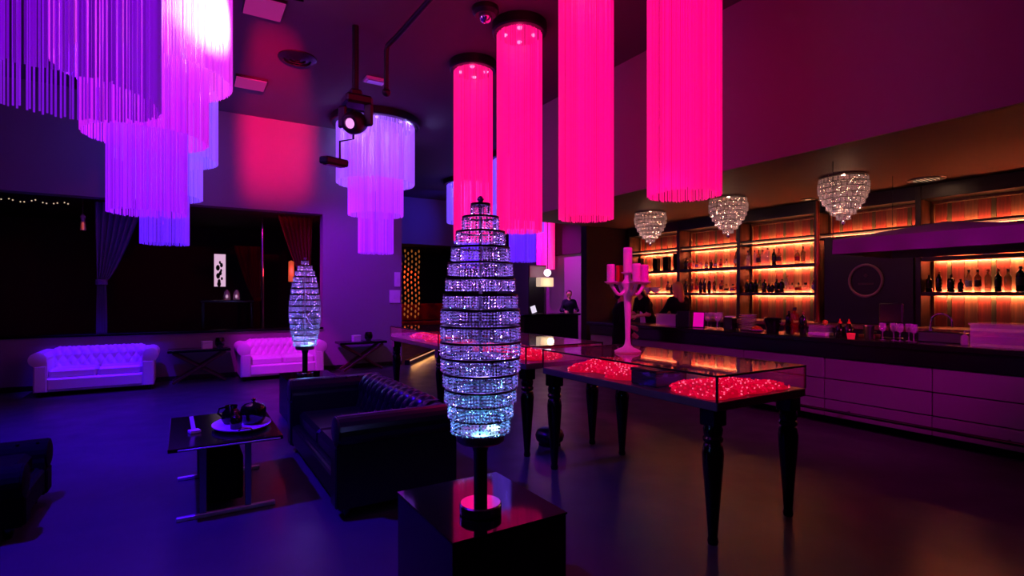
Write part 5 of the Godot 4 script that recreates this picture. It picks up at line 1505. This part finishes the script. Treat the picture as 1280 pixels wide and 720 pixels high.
func far_end() -> void:
	# low floor light beyond the farthest table
	var pf := thing("floor_light_bar", "low black floor bar with a glowing amber edge, left of the large crystal lamp", "light bar", Vector3(5.2, 0, -12.76), 0.92)
	obj("bar_body", box(Vector3(0, 0.06, -0.06), Vector3(2.4, 0.12, 0.12), 0.01), M.black_lacquer, pf)
	obj("edge_led", box(Vector3(0, 0.105, 0.008), Vector3(2.36, 0.022, 0.016), 0.0), M.led_amber_line, pf)
	area("edge_led_light", Vector3(0, 0.10, 0.03), Vector3(0, 0.0, 0.4), Vector2(2.3, 0.02), Color(1, 0.4, 0.1), 0.5, pf)
	# reception desk
	var rd := thing("reception_desk", "black reception desk at the far end below the distant magenta pendant", "desk", Vector3(8.85, 0, -12.55), 0.0)
	obj("desk_body", box(Vector3(0, 0.53, 0), Vector3(1.9, 1.02, 0.7), 0.01), M.black_satin, rd)
	obj("desk_top", box(Vector3(0, 1.07, 0), Vector3(2.0, 0.05, 0.8), 0.01), M.black_lacquer, rd)
	obj("desk_foot", box(Vector3(0, 0.012, 0), Vector3(1.8, 0.024, 0.6)), M.black_matte, rd)
	var lp := thing("laptop", "small laptop with a bright screen on the reception desk", "laptop", Vector3(8.42, 1.0955, -12.45), 0.5)
	obj("keyboard", box(Vector3(0, 0.01, 0.1), Vector3(0.32, 0.02, 0.22), 0.004), M.black_satin, lp)
	obj("laptop_screen", box(Vector3(0, 0.13, -0.03), Vector3(0.30, 0.20, 0.012), 0.003, Basis.from_euler(Vector3(-0.25, 0, 0.15))), M.screen, lp)
	var fl := thing("floor_lamp", "floor lamp with a warm rectangular shade behind the reception desk", "lamp", Vector3(9.27, 0, -13.15))
	obj("pole", lathe([[0.018, 0.02], [0.018, 1.9], [0.0, 1.9]], 12), M.steel, fl)
	obj("foot", lathe([[0.0, 0.0], [0.16, 0.0], [0.16, 0.02], [0.0, 0.03]], 24), M.black_satin, fl)
	obj("lamp_shade", box(Vector3(0, 2.02, 0), Vector3(0.50, 0.28, 0.24), 0.02), M.shade_warm, fl)
	omni("floor_lamp_light", Vector3(0, 2.0, 0.3), Color(1, 0.6, 0.35), 0.10, 0.1, fl)
	var gb := thing("globe_light", "round white globe light above the warm lamp shade", "lamp", Vector3(9.58, 2.32, -13.45))
	obj("globe", ball(0.115, Vector3.ZERO, 16), M.globe_white, gb)
	obj("hanger", lathe([[0.0, 0.10], [0.03, 0.11], [0.012, 0.16], [0.012, 2.98], [0.0, 2.98]], 10), M.black_satin, gb)
	omni("globe_lamp_light", Vector3(0, 0, 0), Color(1, 0.75, 0.9), 0.25, 0.1, gb)
	var pn := thing("room_divider", "dim red glowing divider screen behind the globe light", "screen", Vector3(9.45, 2.36, -13.8))
	obj("panel_face", box(Vector3(0, 0, 0.02), Vector3(0.62, 0.36, 0.02), 0.004), M.dim_red, pn)
	obj("panel_frame", box(Vector3(0, -0.6, -0.01), Vector3(0.66, 1.62, 0.04), 0.006), M.black_satin, pn)
	obj("panel_stand", box(Vector3(0, -1.885, -0.01), Vector3(0.5, 0.95, 0.08), 0.01), M.black_satin, pn)
	unseen_par_can("unseen violet spotlight washing the far right wall behind the desk", Vector3(8.6, 4.9, -14.2), Vector3(11.0, 1.7, -14.0), M.lens_violet, Color(0.6, 0.0, 0.68), 34.0, 34.0, 0.8)
	unseen_par_can("unseen blue spotlight washing the upper far wall", Vector3(8.4, 4.9, -16.4), Vector3(6.8, 4.2, -19.0), M.lens_blue, Color(0.02, 0.02, 1.0), 5.0, 40.0, 1.0)
	# beaded gold curtain in the far room
	var bc := thing("bead_curtain", "gold bead curtain with amber light painted in, deep behind the pale pier's right edge", "bead curtain", Vector3(7.6, 3.54, -20.2))
	obj("curtain_rod", tube([Vector3(-1.0, -0.02, 0), Vector3(1.2, -0.02, 0)], 0.02, 8), M.black_satin, bc)
	var xs := []
	for i in 9:
		for j in 13:
			xs.append(Transform3D(Basis(Vector3.UP, i * 0.7), Vector3(-0.75 + i * 0.15 + 0.02 * sin(j * 0.9), -0.16 - j * 0.21 - 0.1 * (i % 2), 0.03 * sin(i * 2.0))))
	beads(bc, "gold_beads", xs, bead_mesh(0.035, 0.15), M.gold_bead_lit)
	var bn := thing("red_bench", "red glowing low bench in the far room under the bead curtain", "bench", Vector3(8.4, 0, -20.6))
	obj("bench_seat", box(Vector3(0, 0.45, 0), Vector3(2.4, 0.2, 0.6), 0.04), M.velvet_red, bn)
	obj("bench_back", box(Vector3(0, 0.92, -0.25), Vector3(2.4, 0.7, 0.14), 0.04), M.velvet_red, bn)
	obj("bench_plinth", box(Vector3(0, 0.17, 0), Vector3(2.3, 0.34, 0.5)), M.black_matte, bn)
	unseen_par_can("small unseen amber spotlight in the far room above the bead curtain", Vector3(7.2, 3.0, -19.7), Vector3(8.2, 0.9, -20.6), M.lens_red, Color(1, 0.08, 0.03), 2.5, 40.0, 0.8)
	var bag := thing("pouf", "small dark round pouf on the floor under the nearest table's far legs", "pouf", Vector3(3.42, 0, -4.76))
	obj("cushion", lathe([[0.0, 0.02], [0.11, 0.02], [0.15, 0.06], [0.16, 0.11], [0.14, 0.16], [0.08, 0.19], [0.0, 0.195]], 22), M.black_leather, bag)
	obj("pouf_base", lathe([[0.0, 0.0], [0.12, 0.0], [0.12, 0.02], [0.0, 0.02]], 22), M.black_matte, bag)

func people() -> void:
	person("bartender with long blonde hair and a black top, seen from behind the clear case", Vector3(8.08, 0.15, -7.02), PI * 0.9, {"height": 1.70, "hands": [Vector3(-0.18, 1.12, 0.38), Vector3(0.16, 1.12, 0.40)], "cloth": M.black_cloth, "hair": M.blonde_hair, "long_hair": true, "nod": 0.25})
	person("dark-haired bartender leaning forward over a white apron", Vector3(8.26, 0.15, -7.95), -PI * 0.55, {"height": 1.72, "lean": 0.34, "nod": 0.45, "hands": [Vector3(-0.14, 1.06, 0.46), Vector3(0.12, 1.05, 0.44)], "cloth": M.black_cloth, "hair": M.dark_hair, "long_hair": true, "sleeves": false, "apron": M.white_cloth})
	person("guest in a long black dress standing at the bar behind the candelabra", Vector3(6.35, 0, -6.75), PI * 0.35, {"height": 1.78, "hands": [Vector3(-0.20, 0.98, 0.16), Vector3(0.18, 1.08, 0.24)], "cloth": M.black_cloth, "hair": M.dark_hair, "dress": true, "sleeves": true})
	person("person in dark clothes with blue light painted in, behind the reception desk", Vector3(10.35, 0, -13.35), -0.5, {"height": 1.74, "hands": [Vector3(-0.16, 1.12, 0.30), Vector3(0.16, 1.12, 0.32)], "cloth": M.blue_lit_cloth, "hair": M.dark_hair})
